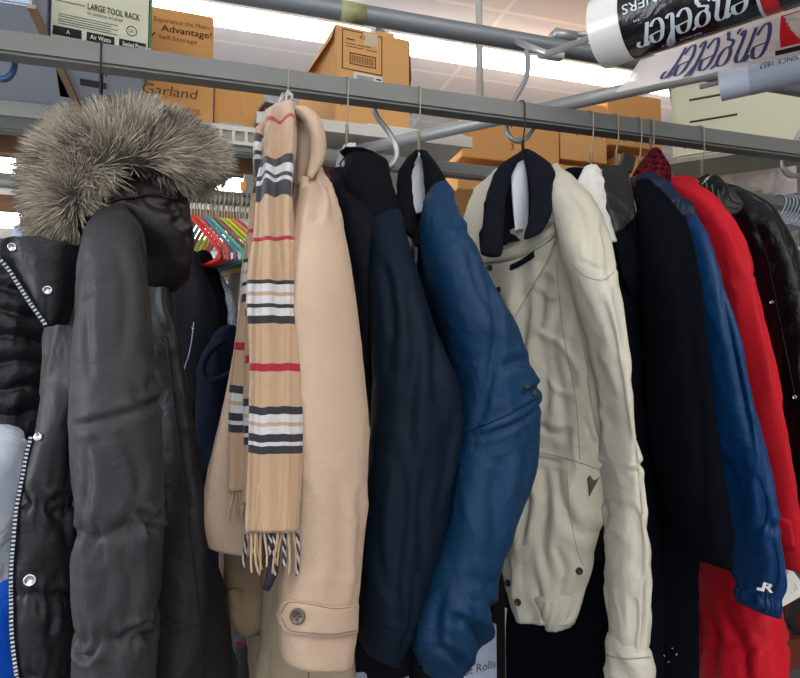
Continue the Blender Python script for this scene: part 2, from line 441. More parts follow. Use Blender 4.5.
# second rail with shelf
BY = 1.6; BZ = zat(430, 168, BY)
t = thing('rear_hanging_rail', 'grey metal rail behind the front coats under the white shelf', 'clothes rail', (0, BY, BZ))
b = MB(); b.box((.8, BY, BZ), (4.6, .036, .036), bev=.004); b.build('rail_tube', M_rail, t, auto=40)
for x in (-1.5, 3.1): b = MB(); b.box((x, BY, BZ/2), (.04, .04, BZ)); b.build('upright_post', M_rail, t, smooth=False)
q = P(732, 190, BY); b = MB(); b.box((q.x, BY-.019, BZ), (.035, .004, .03)); b.box((q.x, BY-.022, BZ), (.008, .002, .03)); b.build('size_marker', mat('orange_tag', (235, 150, 40), .5), t, smooth=False)
SHZ = BZ+.086
xs = P(-20, 100, BY).x; xe = P(470, 150, BY).x; xm = P(256, 130, BY).x; xl0 = xs-.4; ZL = SHZ-.048
t = thing('storage_shelf', 'white shelf with slotted edge above the rear rail, right of the scarf', 'shelf', (xe, BY, SHZ))
b = MB(); b.box(((xm+xe)/2, BY+.33, SHZ+.004), (xe-xm, .68, .012)); b.build('shelf_board', M_white, t, smooth=False)
b = MB(); b.box(((xm+xe)/2, BY-.012, SHZ-.008), (xe-xm, .009, .03)); b.build('front_edge', M_white, t, smooth=False)
b = MB(); b.box((xe-.02, BY+.62, SHZ/2), (.04, .04, SHZ)); b.build('shelf_post', M_rail, t, smooth=False)
t = thing('storage_shelf', 'lower white shelf with slotted edge behind the fur hood, left of the scarf', 'shelf', (xl0, BY, ZL))
b = MB(); b.box(((xl0+xm)/2, BY+.10, ZL+.004), (xm-xl0-.004, .23, .012)); b.build('shelf_board', M_white, t, smooth=False)
b = MB(); x = P(195, 130, BY).x
while x < xm-.01:
    b.box((x, BY-.024, ZL-.016), (.007, .006, .036)); x += .03
xg = P(195, 130, BY).x
b.box(((xg+xm)/2, BY-.024, ZL+.002), (xm-xg, .007, .012)); b.box(((xg+xm)/2, BY-.024, ZL-.034), (xm-xg, .007, .008)); b.build('slotted_edge', M_white, t, smooth=False)
b = MB(); b.box(((xg+xm)/2, BY-.0195, ZL-.016), (xm-xg, .002, .036)); b.build('edge_backing', mat('edge_grey', (168, 160, 146), .7), t, smooth=False)
b = MB(); b.box(((xl0+xg)/2, BY-.022, ZL-.008), (xg-xl0, .006, .034)); b.build('edge_panel', mat('panel_grey', (176, 176, 168), .7), t, smooth=False)
b = MB(); b.box((xs-.3, BY+.19, (ZL-.002)/2), (.04, .04, ZL-.002)); b.build('shelf_post', M_rail, t, smooth=False)
for (Y, yy, hh, w, lb, mm) in ((1.78, 160, .06, .03, 'brown wooden beam under the white shelf', M_wood), (2.7, 170, .05, .03, 'long wooden beam left of the fur hood between two bright lamps', M_wood),
                               (2.9, 198, .055, .03, 'grey shelf beam below the wooden beam left of the fur hood', M_rail), (3.1, 219, .07, .03, 'lowest brown beam left of the fur hood', M_wood)):
    z = zat(225, yy, Y); b = MB(); b.box((-.8, Y, z), (2.6, w, hh)); o = b.build('shelf_beam', mm, smooth=False, auto=None); tag(o, lb, 'beam')
# diagonal pipe
c0 = P(480, 123, 1.40); dr = V((math.sin(math.radians(-42.4)), math.cos(math.radians(-42.4)), 0))
b = MB(); b.tube([c0-dr*.75, c0+dr*.72], .0155, 20); tag(b.build('brace_pipe', M_pipel), 'light grey round pipe crossing diagonally behind the square rail', 'pipe')
b = MB(); q = c0+V((0, 0, 0)); b.tube([(q.x, q.y, q.z), (q.x, q.y, HC)], .0085, 12); tag(b.build('ceiling_pole', mat('white_pole', (190, 186, 180), .5, var=.1)), 'thin white vertical pole dropping from the ceiling to the diagonal pipe', 'pole')
# storage hooks
def hookobj(pts, label, m=M_hook, r=.0052):
    q = [P(*p) for p in pts]; b = MB(); s = smooth_pts(q, 50); b.tube(s, [r]*50, 10)
    return tag(b.build('steel_hook', m), label, 'hook', 'steel hooks on the rack')
hookobj([(526, 48, 1.12), (528, 62, 1.11), (526, 78, 1.09), (517, 95, 1.07), (508, 112, 1.045), (506, 126, 1.035), (510, 137, 1.03), (518, 141, 1.03), (527, 137, 1.03), (534, 127, 1.03)], 'bent grey steel hook dropping from the round pipe by the beige jacket')
hookobj([(373, 86, 1.04), (374, 108, 1.04), (378, 118, 1.045), (388, 131, 1.05), (396, 146, 1.05), (396, 158, 1.05), (390, 166, 1.05), (382, 164, 1.05), (377, 155, 1.05)], 'silver steel hook below the rail between the two navy coats')
hookobj([(808, 118, 1.04), (797, 138, 1.04), (786, 155, 1.04), (783, 167, 1.04), (789, 175, 1.04), (800, 175, 1.04), (812, 168, 1.04)], 'silver steel hook hanging at the right end of the rail')
hookobj([(10, 42, 1.04), (14, 58, 1.04), (13, 70, 1.04), (7, 78, 1.04), (-2, 78, 1.04), (-8, 68, 1.04)], 'blue coated steel hook at the left end of the rail', mat('blue_coated', (85, 110, 150), .3, .3))
hookobj([(402, 168, 1.59), (404, 182, 1.55), (399, 194, 1.5), (394, 204, 1.5)], 'small white wire hook hanging from the rear rail', M_pipel, .0035)
hookobj([(228, 150, 1.57), (231, 158, 1.56), (228, 172, 1.55), (222, 188, 1.55)], 'white wire bracket beside the fur hood under the shelf', M_white, .004)
# ================================================================ BOXES ON THE SHELF
def ydir(psi): c, s = math.cos(psi), math.sin(psi); return V((c, s, 0)), V((-s, c, 0))
def carton(label, corner, psi, w, d, h, m, name='cardboard_box', cat='box', group='cardboard boxes on the shelves', msides=None, tape=True, bottom=None):
    """corner = near left bottom corner"""
    t = thing(name, label, cat, corner, group); ex, ey = ydir(math.radians(psi)); ez = V((0, 0, 1)); c = V(corner)
    ctr = c+ex*w/2+ey*d/2+ez*h/2
    R = Matrix((ex, ey, ez)).transposed()
    b = MB(); b.box(ctr, (w, d, h), R=R, bev=.003)
    o = b.build('box_body', m, t, auto=40)
    if tape:
        b = MB(); b.box(ctr+ez*(h/2+.0006), (w*.98, .05, .001), R=R); b.box(ctr-ex*(w/2+.0006)+ez*(h/2-.03), (.001, .05, .06), R=R)
        b.build('tape', M_tape, t, smooth=False)
    return t, o, c, ex, ey, ez
zt = SHZ+.0105; ztR = zt; ztL = zt-.048
# open carton
c = P(335, 125, 1.66); c.z = zt
t, o, c, ex, ey, ez = carton('open kraft carton with printed label and barcode, flap sticking out', c, 6, .219, .40, .299, M_card2, tape=False)
z1 = .299
b = MB(); fl = [c+ex*.219+ez*z1, c+ex*.219+ey*.22+ez*z1, c+ex*.31+ey*.2+ez*(z1-.03), c+ex*.225+ez*(z1-.11)]
b.add(fl+[p-ez*.004 for p in fl], [(0, 1, 2), (0, 2, 3), (4, 6, 5), (4, 7, 6), (0, 4, 5, 1), (1, 5, 6, 2), (2, 6, 7, 3), (3, 7, 4, 0)]); b.build('box_flap', M_cardd, t, smooth=False)
fl = [c+ez*z1, c+ey*.39+ez*z1, c+ey*.38-ex*.035+ez*(z1-.05), c-ex*.012+ez*(z1-.04)]
b = MB(); b.add([p-ez*.003 for p in fl]+fl, [(0, 1, 2, 3), (7, 6, 5, 4), (0, 4, 5, 1), (1, 5, 6, 2), (2, 6, 7, 3), (3, 7, 4, 0)]); b.build('box_flap', M_card2, t, smooth=False)
b = MB(); b.box(c+ex*.15+ey*.02+ez*(z1+.004), (.05, .03, .012)); b.build('box_flap', M_card2, t, smooth=False)
def pl(b, x, z, w, h, th=.0008):  # small printed rectangle on the front face
    vs = [c+ex*x+ez*(z+.072)-ey*th, c+ex*(x+w)+ez*(z+.072)-ey*th, c+ex*(x+w)+ez*(z+h+.072)-ey*th, c+ex*x+ez*(z+h+.072)-ey*th]; b.add(vs, [(0, 1, 2, 3)])
b = MB()
for (x, z, w, h) in ((.018, .215, .118, .003), (.018, .105, .118, .003), (.018, .105, .003, .113), (.133, .105, .003, .113), (.04, .152, .077, .003), (.04, .122, .077, .003), (.04, .122, .003, .033), (.114, .122, .003, .033)): pl(b, x, z, w, h)
for i in range(26): pl(b, .046+i*.0025, .128, .0008+.0009*(i % 3 == 0), .021)
pl(b, .028, .178, .03, .002); pl(b, .062, .178, .04, .002); pl(b, .03, .170, .05, .002); pl(b, .09, .170, .03, .002); pl(b, .03, .19, .025, .003)
b.build('printed_label', M_inkbr, t, smooth=False)
put_text('42', c+ex*.068+ez*.27-ey*.0005, ex, ez, .013, M_inkbr, t, t)
b = MB(); pl(b, .08, .185, .042, .036, .001); b.build('packing_tape_patch', mat('clear_tape', (222, 200, 165), .2), t, smooth=False)
b = MB(); pl(b, .052, .078, .085, .024, .001); lb = b.build('paper_label', M_label, t, smooth=False)
b = MB()
for i in range(22): pl(b, .062+i*.0022, .083, .0009, .012, .0016)
pl(b, .118, .09, .014, .004, .0016)
part_under(b, 'barcode', M_ink, lb, t, smooth=False)
# metro boxes
zt = ztL
c = P(112, 130, 1.63); c.z = zt
wM = P(213, 80, 1.66).x-c.x
t, o, c, ex, ey, ez = carton('tall kraft box with marker writing and moving slogan, left on the shelf', c, 2, wM, .18, .30, M_card)
put_text('Experience the Metro', c+ex*(wM-.142)+ez*.262, ex, ez, .0125, M_inkbr, t, t, width=.136)
put_text('Advantage!', c+ex*(wM-.125)+ez*.240, ex, ez, .017, M_ink, t, t, width=.12, bold=.01)
put_text('Self Storage', c+ex*(wM-.13)+ez*.220, ex, ez, .011, M_inkbr, t, t, width=.09)
put_text('Move in with Metro & Shipping', c+ex*(wM-.24)+ez*.045, ex, ez, .011, M_inkbr, t, t, width=.21)
put_text('S, Garland', c+ex*(wM-.205)+ez*.078, ex, ez, .026, mat('marker_ink', (95, 62, 40), .7), t, t, name='handwriting', width=.17, shear=.15)
b = MB(); b.tube([c+ex*(wM-.155)+ez*.226-ey*.001, c+ex*(wM-.149)+ez*.220-ey*.001, c+ex*(wM-.138)+ez*.234-ey*.001], .0014, 6); part_under(b, 'printed_tick', M_ink, t, t)
c2 = c+ex*(wM+.006)+ey*.04; c2.z = zt
t, o, c, ex, ey, ez = carton('shorter plain kraft box right of the box with the moving slogan', c2, 1, .125, .15, .19, M_card)
b = MB(); b.tube([c+ex*.06+ez*.085-ey*.001, c+ex*.075+ez*.09-ey*.001, c+ex*.066+ez*.07-ey*.001], .0012, 6); b.tube([c+ex*.072+ez*.1-ey*.001, c+ex*.08+ez*.11-ey*.001], .001, 6); b.build('scuff_mark', M_label, t)
# green divider sheet
# tool rack box (overhangs the shelf)
q = Pz(50, 37, zt); q2 = Pz(148, 53, zt)
dv = q2-q; psi = math.degrees(math.atan2(dv.y, dv.x))+5; wT = dv.length
t, o, c, ex, ey, ez = carton('cream and grey tool rack box with black printed bars, overhanging the shelf', q, psi, wT, .27, .30, M_greycard, tape=False)
fr = MB(); fr.box(c+ex*wT/2+ez*.15-ey*.0008, (wT-.002, .0016, .298), R=Matrix((ex, ey, ez)).transposed()); fp = fr.build('printed_front', M_cream, t, smooth=False)
def tb(b, x, z, w, h): b.add([c+ex*x+ez*z-ey*.0026, c+ex*(x+w)+ez*z-ey*.0026, c+ex*(x+w)+ez*(z+h)-ey*.0026, c+ex*x+ez*(z+h)-ey*.0026], [(0, 1, 2, 3)])
b = MB(); s3 = wT/3
for i in range(3): tb(b, s3*i+.004, .006, s3-.008, .017)
b.build('printed_bar', M_ink, t, smooth=False)
cF = c-ey*.0026
for i, s in enumerate(('A', 'Air Watts', 'Sealed Pressure')): put_text(s, cF+ex*(s3*i+(.026 if i == 0 else .01))+ez*.0105, ex, ez, .0085, M_label, t, t, width=(.006, .035, .05)[i], bold=.01)
put_text('LARGE TOOL RACK', cF+ex*(wT*.36)+ez*.066, ex, ez, .012, M_ink, t, t, width=.09, bold=.012)
put_text('for workshop and garage', cF+ex*(wT*.36)+ez*.056, ex, ez, .006, M_ink, t, t, width=.06)
b = MB(); tb(b, .004, .07, wT*.31, .0012)
for i in range(5):
    tb(b, .012, .028+i*.0045, .10-.012*(i % 2), .0011)
b.build('printed_lines', M_ink, t, smooth=False)
b = MB(); cc = cF+ex*(wT*.82)+ez*.042; ring = [cc+ex*.009*math.cos(a*math.pi/12)+ez*.009*math.sin(a*math.pi/12) for a in range(24)]; b.tube(ring, .0007, 5, closed=True); b.build('certification_mark', M_ink, t)
put_text('UL', cc-ex*.005-ez*.003, ex, ez, .006, M_ink, t, t, width=.009)
b = MB(); hx = c+ex*wT*.42+ey*.17-ez*.0008; b.box(hx, (.05, .03, .0016), R=Matrix((ex, ey, ez)).transposed()); b.build('carry_slot', mat('slot_dark', (70, 72, 80), .9), t, smooth=False)
b = MB(); qf = c+ex*(wT+.004); b.box(qf+ey*.07+ez*.11, (.005, .12, .22), R=Matrix((ex, ey, ez)).transposed()); tag(b.build('green_folder', mat('green_board', (96, 135, 98), .7), smooth=False), 'thin green board standing against the right side of the tool rack box', 'folder')
# large grey box left
qr = Pz(80, 110, zt); ql = Pz(37, 2, zt)
xr = (qr.x+ql.x)/2-.006
c = V((xr-.42, 1.16, zt))
t, o, c, ex, ey, ez = carton('large grey-blue box in the top left corner overhanging the rack', c, 0, .42, .60, .28, M_greycard, tape=False)
b = MB(); b.box((xr, 1.46, zt-.001), (.014, .60, .006)); b.build('corrugated_edge', mat('edge_kraft', (168, 140, 116), .9), t, smooth=False)
c = V((xr-.1, ql.y+.6, zt))
# magazines and plastic under carton
zt = ztR
cols = [(60, 50, 60), (190, 185, 190), (120, 60, 90), (40, 40, 45), (200, 200, 205)]
q = P(262, 110, 1.7)
for i, cc in enumerate(cols):
    b = MB(); b.box((q.x+.055-.003*i, 1.70, zt+.005+i*.0105), (.115+.006*(i % 2), .12, .01), R=Matrix.Rotation(.08*i, 3, 'Z'))
    tag(b.build('magazine', mat('mag%d' % i, cc, .3, var=.5, vscale=60), smooth=False), ['lowest', 'second lowest', 'middle', 'second from top', 'topmost'][i]+' glossy magazine in the pile left of the open carton', 'magazine', 'magazines beside the open carton')
zt = ztL
q = P(236, 128, 1.62); b = MB(); b.box((q.x-.01, 1.66, zt+.012), (.06, .08, .02)); tag(b.build('paper_pack', mat('print_pack', (175, 172, 168), .6, var=.5, vscale=80), smooth=False), 'flat white and grey paper pack at the shelf edge beside the plaid scarf', 'paper')
# white flat panel right of carton on shelf
zt = ztR
q = P(400, 135, 1.62); b = MB(); b.box((q.x+.05, 1.72, zt+.008), (.28, .2, .014)); tag(b.build('white_board', M_label, smooth=False), 'flat white board lying on the shelf under the open carton flap', 'board')
# rear shelf and cartons to the right
RY = 2.4
z0 = zat(560, 198, RY)
b = MB(); b.box((2.65, RY+.3, z0-.015), (2.9, .66, .03)); 
t = thing('rear_shelf', 'white shelf carrying the stacked kraft cartons behind the jackets', 'shelf', (2.2, RY, z0)); b.build('shelf_board', M_white, t, smooth=False)
for x in (1.3, 4.0): b = MB(); b.box((x, RY+.6, z0/2), (.05, .05, z0)); b.build('shelf_post', M_rail, t, smooth=False)
def rowbox(px0, px1, ytop, Y, lb, zb=None, psi=0, m=M_card, d=.4):
    a = P(px0, ytop, Y); e = P(px1, ytop, Y); h = (a.z+e.z)/2-(zb or z0)
    return carton(lb, (a.x, Y, zb or z0), psi, e.x-a.x-.006, d, h, m)
rowbox(458, 517, 168, RY-.0, 'lower kraft carton behind the beige jacket collar')
rowbox(517, 618, 165, RY-.0, 'wide lower kraft carton between beige jacket and leather collar', m=M_card2)
rowbox(618, 722, 160, RY, 'lower right kraft carton under the ivory crate', m=M_card)
zz = zat(560, 164, RY)
t, o, c, ex, ey, ez = rowbox(462, 560, 122, RY+.0, 'upper kraft carton with number mark behind the steel hook', zb=zat(520, 163, RY)+.002)
put_text('3', c+ex*.22+ez*.05, ex, ez, .03, M_inkbr, t, t)
t, o, c, ex, ey, ez = rowbox(560, 607, 103, RY+.0, 'narrow upper kraft carton left of the largest upper carton', zb=zat(580, 161, RY)+.002, m=M_card2)
t, o, c, ex, ey, ez = rowbox(608, 662, 95, RY-.02, 'kraft carton with printed lines touching the ivory crate', zb=zat(640, 150, RY)+.002)
b = MB()
for i, w in enumerate((.09, .14, .11)): b.add([c+ex*.06+ez*(.1-.025*i)-ey*.001, c+ex*(.06+w)+ez*(.1-.025*i)-ey*.001, c+ex*(.06+w)+ez*(.103-.025*i)-ey*.001, c+ex*.06+ez*(.103-.025*i)-ey*.001], [(0, 1, 2, 3)])
b.build('printed_lines', M_inkbr, t, smooth=False)
# ivory louvred crate on tilted board
q = P(645, 150, 1.9); cz = zat(690, 162, 1.85)
cz = zat(690, 164, 1.75)
qc = P(673, 160, 1.75); t = thing('louvred_crate', 'ivory plastic crate with dark slots resting on a grey board', 'crate', qc)
M_iv = mat('ivory_plastic', (206, 203, 176), .5, 0, .05)
ex, ey = ydir(math.radians(-44)); ez = V((0, 0, 1)); R6 = Matrix((ex, ey, ez)).transposed()
hC = P(673, 80, 1.75).z-qc.z; wC = .42
b = MB(); ctr = qc+ex*wC/2+ey*.10+ez*hC/2
b.box(ctr, (wC, .2, hC), R=R6, bev=.01); b.box(ctr+ez*(hC/2-.015), (wC+.02, .22, .03), R=R6, bev=.006); b.build('crate_body', M_iv, t, auto=40)
for (z, x0, x1) in ((hC*.70, .055, .20), (hC*.43, .055, .195)):
    b = MB(); b.tube([qc+ex*x0-ey*.0012+ez*z, qc+ex*x1-ey*.0012+ez*z], .0035, 8); b.build('slot', mat('slot_brown', (75, 66, 45), .8), t)
b = MB(); b.box(qc+ex*.21+ey*.09-ez*.010, (.44, .21, .014), R=R6); tag(b.build('grey_board', mat('grey_ply', (150, 146, 136), .8, var=.2), smooth=False), 'grey board under the ivory crate', 'board')
q = qc+ex*.4+ey*.15; b = MB(); b.box((q.x, q.y, (qc.z-.018)/2), (.05, .05, qc.z-.018)); tag(b.build('board_post', M_rail, smooth=False), 'grey post holding the board under the ivory crate', 'post')
# black plastic sleeve with white writing, clear plastic
M_clear = mat('clear_film', (225, 222, 225), .18, 0, .05, 8, crinkle=.8, cscale=14, alpha=.42)
M_clearw = mat('milky_film', (228, 220, 218), .3, 0, .06, 8, crinkle=1, cscale=9, alpha=.8)
def sheet(name, px, m, parent=None, Y=None, nu=26, nv=20, amp=.012, th=.002, seed=1):
    """crumpled film between four pixel corners with own depths: (x,y,Y)x4 TL TR BR BL"""
    A, B, C, D = [P(*p) for p in px]; vs = []; k = nu*nv; fs = []
    for i in range(nu):
        for j in range(nv):
            u, v = i/(nu-1), j/(nv-1); p = (A*(1-u)+B*u)*(1-v)+(D*(1-u)+C*u)*v
            p = p+V((0, -1, 0))*amp*(noise.noise(V((p.x*14+seed, p.y*8, p.z*7)))+.5*noise.noise(V((p.x*40+seed, p.z*25, seed))))
            vs.append(p)
    vs += [v+V((0, th, 0)) for v in vs]; I = lambda i, j, s=0: s*k+i*nv+j
    for i in range(nu-1):
        for j in range(nv-1):
            fs += [(I(i, j), I(i+1, j), I(i+1, j+1), I(i, j+1)), (I(i, j, 1), I(i, j+1, 1), I(i+1, j+1, 1), I(i+1, j, 1))]
    for i in range(nu-1): fs += [(I(i, 0), I(i, 0, 1), I(i+1, 0, 1), I(i+1, 0)), (I(i, nv-1), I(i+1, nv-1), I(i+1, nv-1, 1), I(i, nv-1, 1))]
    for j in range(nv-1): fs += [(I(0, j), I(0, j+1), I(0, j+1, 1), I(0, j, 1)), (I(nu-1, j), I(nu-1, j, 1), I(nu-1, j+1, 1), I(nu-1, j+1))]
    mb = MB(); mb.add(vs, fs); o = mb.build(name, m, parent); BV[o.name] = BVHTree.FromPolygons(vs, fs); return o
o = sheet('clear_plastic_bag', [(748, 84, 1.75), (785, 84, 1.75), (788, 140, 1.75), (744, 138, 1.75)], M_clear, amp=.02)
tag(o, 'clear crinkled plastic bag over the right end of the ivory crate', 'plastic bag')
t = thing('black_plastic_bag', 'black printed plastic bag hanging at the right edge below the rolls', 'plastic bag', P(780, 120, 1.7))
o = sheet('bag_film', [(781, 86, 1.7), (830, 84, 1.7), (830, 142, 1.7), (779, 139, 1.7)], mat('black_film', (42, 42, 50), .2, crinkle=.8, cscale=18), t, amp=.02)
q = P(789, 134, 1.68); put_text('Sin', q, V((.97, -.1, .25)).normalized(), V((-.2, 0, 1)).normalized(), .028, M_label, t, t, shear=.3)
o = sheet('plastic_wrap', [(690, 150, 1.95), (840, 158, 1.8), (840, 196, 1.75), (690, 188, 1.9)], M_clearw, amp=.06, nu=50, nv=30)
tag(o, 'milky crumpled plastic wrap draped above the rear rail on the right', 'plastic wrap')
q = P(770, 178, 2.3); b = MB(); b.box((q.x+.3, 2.25, q.z), (1.2, .3, .16)); tag(b.build('wrapped_bundle', mat('bundle_pinkish', (196, 180, 170), .7, var=.1, crinkle=.6, cscale=8), smooth=False), 'pale wrapped bundle behind the crumpled plastic wrap', 'bundle')
# ================================================================ PLASTIC FILM ROLLS
M_filmw = mat('film_roll_white', (214, 214, 210), .25, 0, .04, 6, .15, 20, coat=.4)
M_filmb = mat('film_roll_black', (22, 20, 22), .22, 0, .2, 6, crinkle=.5, cscale=20, stretch=(1, 1, 1), coat=.3)
M_red = mat('red_print', (200, 36, 44), .35)
M_silver = mat('silver_print', (196, 206, 216), .35)
M_navyp = mat('navy_print', (66, 68, 104), .4)
def glyph_strokes():
    def arc(cx, cy, rx, ry, a0, a1, n=14): return [(cx+rx*math.cos(math.radians(a0+(a1-a0)*i/n)), cy+ry*math.sin(math.radians(a0+(a1-a0)*i/n))) for i in range(n+1)]
    e = [[(.06, .5), (.5, .56)]+arc(.32, .62, .24, .36, 0, 180)+arc(.34, .45, .28, .45, 180, 330)]
    n = [[(.0, .8), (.1, .98), (.14, .8), (.1, .4), (.08, 0)], [(.1, .6)]+arc(.33, .66, .2, .33, 150, 10)+[(.5, .3), (.52, .05), (.62, .02), (.68, .12)]]
    g = [arc(.3, .66, .24, .32, 0, 360), [(.5, .85), (.68, 1.02)], [(.18, .4), (.14, .22), (.42, .12)]+arc(.3, -.14, .28, .24, 50, -230)]
    l = [[(.05, .5), (.22, .9)]+arc(.22, 1.25, .1, .3, -30, 180)+[(.12, .8), (.13, .25)]+arc(.26, .2, .13, .2, 180, 340)]
    r = [[(.0, .8), (.1, .98), (.14, .8), (.1, .4), (.08, 0)], [(.1, .55)]+arc(.32, .68, .2, .3, 160, 30)+[(.46, .72), (.4, .76)]]
    return {'e': (e, .66), 'n': (n, .78), 'g': (g, .74), 'l': (l, .48), 'r': (r, .6)}
def nib_word(word, slant=.3, nib=(.085, .055), dens=1):
    G = glyph_strokes(); x = 0; vs = []; fs = []; nx, ny = nib
    for ch in word:
        st, adv = G[ch]
        for s in st:
            s = smooth_pts(s, len(s)*4); base = len(vs)
            for i, (a, b) in enumerate(s):
                a2, b2 = s[min(i+1, len(s)-1)]; a1, b1 = s[max(i-1, 0)]
                tx, ty = a2-a1, b2-b1; L = math.hypot(tx, ty) or 1; tx /= L; ty /= L
                w = .022+.062*abs(ty)**1.5
                px_, py_ = -ty*w, tx*w
                for k in (-1, 1):
                    X, Y_ = x+a+px_*k, b+py_*k
                    vs.append(V((X+slant*Y_, Y_, 0)))
            for i in range(len(s)-1): fs.append((base+2*i, base+2*i+1, base+2*i+3, base+2*i+2))
        x += adv
    return vs, fs, x
RDIR = V((math.sin(math.radians(-31.7)), math.cos(math.radians(-31.7)), 0))
def cyl(b, c, ax, L, r0, n=48, r1=None, rings=12, mi=0, wob=0):
    ax = ax.normalized(); s1 = V((0, 0, 1)); s2 = ax.cross(s1); vs = []; fs = []
    for i in range(rings+1):
        p = c+ax*(L*i/rings)
        for j in range(n):
            a = 2*math.pi*j/n; r = r0+wob*noise.noise(V((i*.9, math.cos(a)*2, math.sin(a)*2))); vs.append(p+(s1*math.cos(a)+s2*math.sin(a))*r)
    for i in range(rings):
        for j in range(n): fs.append((i*n+j, i*n+(j+1) % n, (i+1)*n+(j+1) % n, (i+1)*n+j))
    fs += [tuple(range(n-1, -1, -1)), tuple(range(rings*n, rings*n+n))]
    b.add(vs, fs, None, mi)
def on_cyl(c, ax, r, s, ang):
    s1 = V((0, 0, 1)); s2 = ax.cross(s1); return c+ax*s+(s1*math.cos(ang)+s2*math.sin(ang))*r
rL = Pd(601, 34, 1.08); R1 = .057
ax = -RDIR  # pointing to the near right
t = thing('printed_film_roll', 'large roll of garment film with black printed wrap and upside-down silver lettering', 'plastic film roll', rL, 'printed plastic film rolls')
b = MB(); cyl(b, rL, ax, .62, R1, wob=.0015); b.build('film_roll', M_filmw, t, auto=40)
b = MB(); cyl(b, rL+ax*.052, ax, .191, R1+.0012, rings=10, wob=.0008); b.build('black_wrap', M_filmb, t, auto=40)
b = MB(); cyl(b, rL+ax*.243, ax, .38, R1+.0012, rings=10); b.build('red_wrap', M_red, t, auto=40)
b = MB(); cyl(b, rL+ax*.264, ax, .355, R1+.002, rings=10); b.build('black_wrap_end', M_filmb, t, auto=40)
b = MB(); cyl(b, rL+ax*.239, ax, .004, R1+.002, rings=1); b.build('white_line', M_silver, t, auto=40)
# angle facing camera : find
def face_ang(c, ax):
    s1 = V((0, 0, 1)); s2 = ax.cross(s1); d = CAM-c; return math.atan2(d.dot(s2), d.dot(s1))
fa = face_ang(rL+ax*.15, ax); sg = 1
def wrap_word(vs, c, ax, r, s_start, s_len, a_base, a_h, width, flip=1):
    # word runs against the axis: its start is at the near right, rotated upside down
    out = []
    for v in vs: out.append(on_cyl(c, ax, r, s_start-(v.x/width)*s_len, a_base+flip*v.y*a_h))
    return out
s1 = V((0, 0, 1)); s2 = ax.cross(s1)
# which way of ang is downwards on the visible face
dn = 1 if (on_cyl(rL, ax, R1, 0, fa+.1)-on_cyl(rL, ax, R1, 0, fa)).z < 0 else -1
vs, fs, wd = nib_word('engeler')
b = MB(); b.add(wrap_word(vs, rL, ax, R1+.0026, (.236), .160, fa+dn*.12, .62, wd, dn), fs); b.build('silver_lettering', M_silver, t, smooth=False)
def wrap_plain(s, c, r, s0, L, a0, h, m, name, **k):
    v, f = text_mesh(s, 1, **k); x0 = min(p.x for p in v); w = max(p.x for p in v)-x0
    b = MB(); b.add([on_cyl(c, ax, r, s0-((p.x-x0)/w)*L, a0+dn*p.y/.72*h) for p in v], f); return b.build(name, m, t, smooth=False)
wrap_plain('CLEANERS', rL, R1+.0026, .17, .11, fa-dn*.5, .26, M_silver, 'small_lettering')
wrap_plain('SINCE 1857', rL, R1+.0026, .16, .06, fa+dn*.92, .08, M_silver, 'small_lettering')
wrap_plain('TM', rL, R1+.0026, .085, .01, fa-dn*.05, .07, M_silver, 'small_lettering')
b = MB(); b.tube([rL-ax*.10, rL+ax*.75], .006, 16); b.tube([rL-ax*.10, V((rL.x-ax.x*.1, 1.12, OZ))], .006, 8)
b.tube([rL+ax*.72, V((rL.x+ax.x*.72, rL.y+ax.y*.72, HC))], .006, 8); tag(b.build('roll_rod', M_hook), 'metal rod holding the upper printed film roll', 'rod')
# second (lower) roll
rB = Pd(752, 93, .93)
rB = Pd(721, 82, .99)
t2 = thing('printed_film_roll', 'smaller bluish film roll below the black printed roll at the right edge', 'plastic film roll', rB, 'printed plastic film rolls')
ax2 = V((.62, -.78, -.0)).normalized()
b = MB(); cyl(b, rB, ax2, .5, .029, wob=.0008); b.build('film_roll', mat('film_roll_blue', (176, 184, 200), .3, 0, .06, 8, coat=.4), t2, auto=40)
b = MB(); cyl(b, rB+ax2*.04, ax2, .44, .0295); b.build('grey_wrap', mat('film_roll_grey', (150, 158, 172), .3, 0, .08, 8), t2, auto=40)
t, ax_s, ax = t2, ax, ax2
fa2 = face_ang(rB+ax2*.12, ax2); 
wrap_plain('SINCE 1857', rB, .0305, .103, .048, fa2-dn*.42, .26, M_ink, 'small_lettering')
ax = ax_s
b = MB(); b.tube([rB-ax2*.03, rB+ax2*.6], .004, 12); b.tube([rB+ax2*.58, V((rB.x+ax2.x*.58, rB.y+ax2.y*.58, HC))], .006, 8); tag(b.build('roll_rod', M_hook), 'metal rod holding the lower bluish film roll', 'rod')
# film sheet hanging from the roll between the rolls
t = thing('film_sheet', 'translucent plastic film with upside-down navy lettering hanging under the black roll', 'plastic film', P(700, 60, .9))
TLp, TRp, BRp, BLp = Pd(640, 60, 1.045), Pd(812, 8, .74), Pd(812, 52, .82), Pd(616, 92, 1.07)
nu, nv = 40, 16; vs = []; uvs = []
for i in range(nu):
    for j in range(nv):
        u, v = i/(nu-1), j/(nv-1); p = (TLp*(1-u)+TRp*u)*(1-v)+(BLp*(1-u)+BRp*u)*v
        p = p+V((-.5, -.85, 0))*(.004*noise.noise(V((u*9, v*3, 1)))-.008*math.sin(v*math.pi)); vs.append(p)
k = nu*nv; vs += [v+V((.0007, .0012, 0)) for v in vs]; fs = []; I = lambda i, j, s=0: s*k+i*nv+j
for i in range(nu-1):
    for j in range(nv-1): fs += [(I(i, j), I(i+1, j), I(i+1, j+1), I(i, j+1)), (I(i, j, 1), I(i, j+1, 1), I(i+1, j+1, 1), I(i+1, j, 1))]
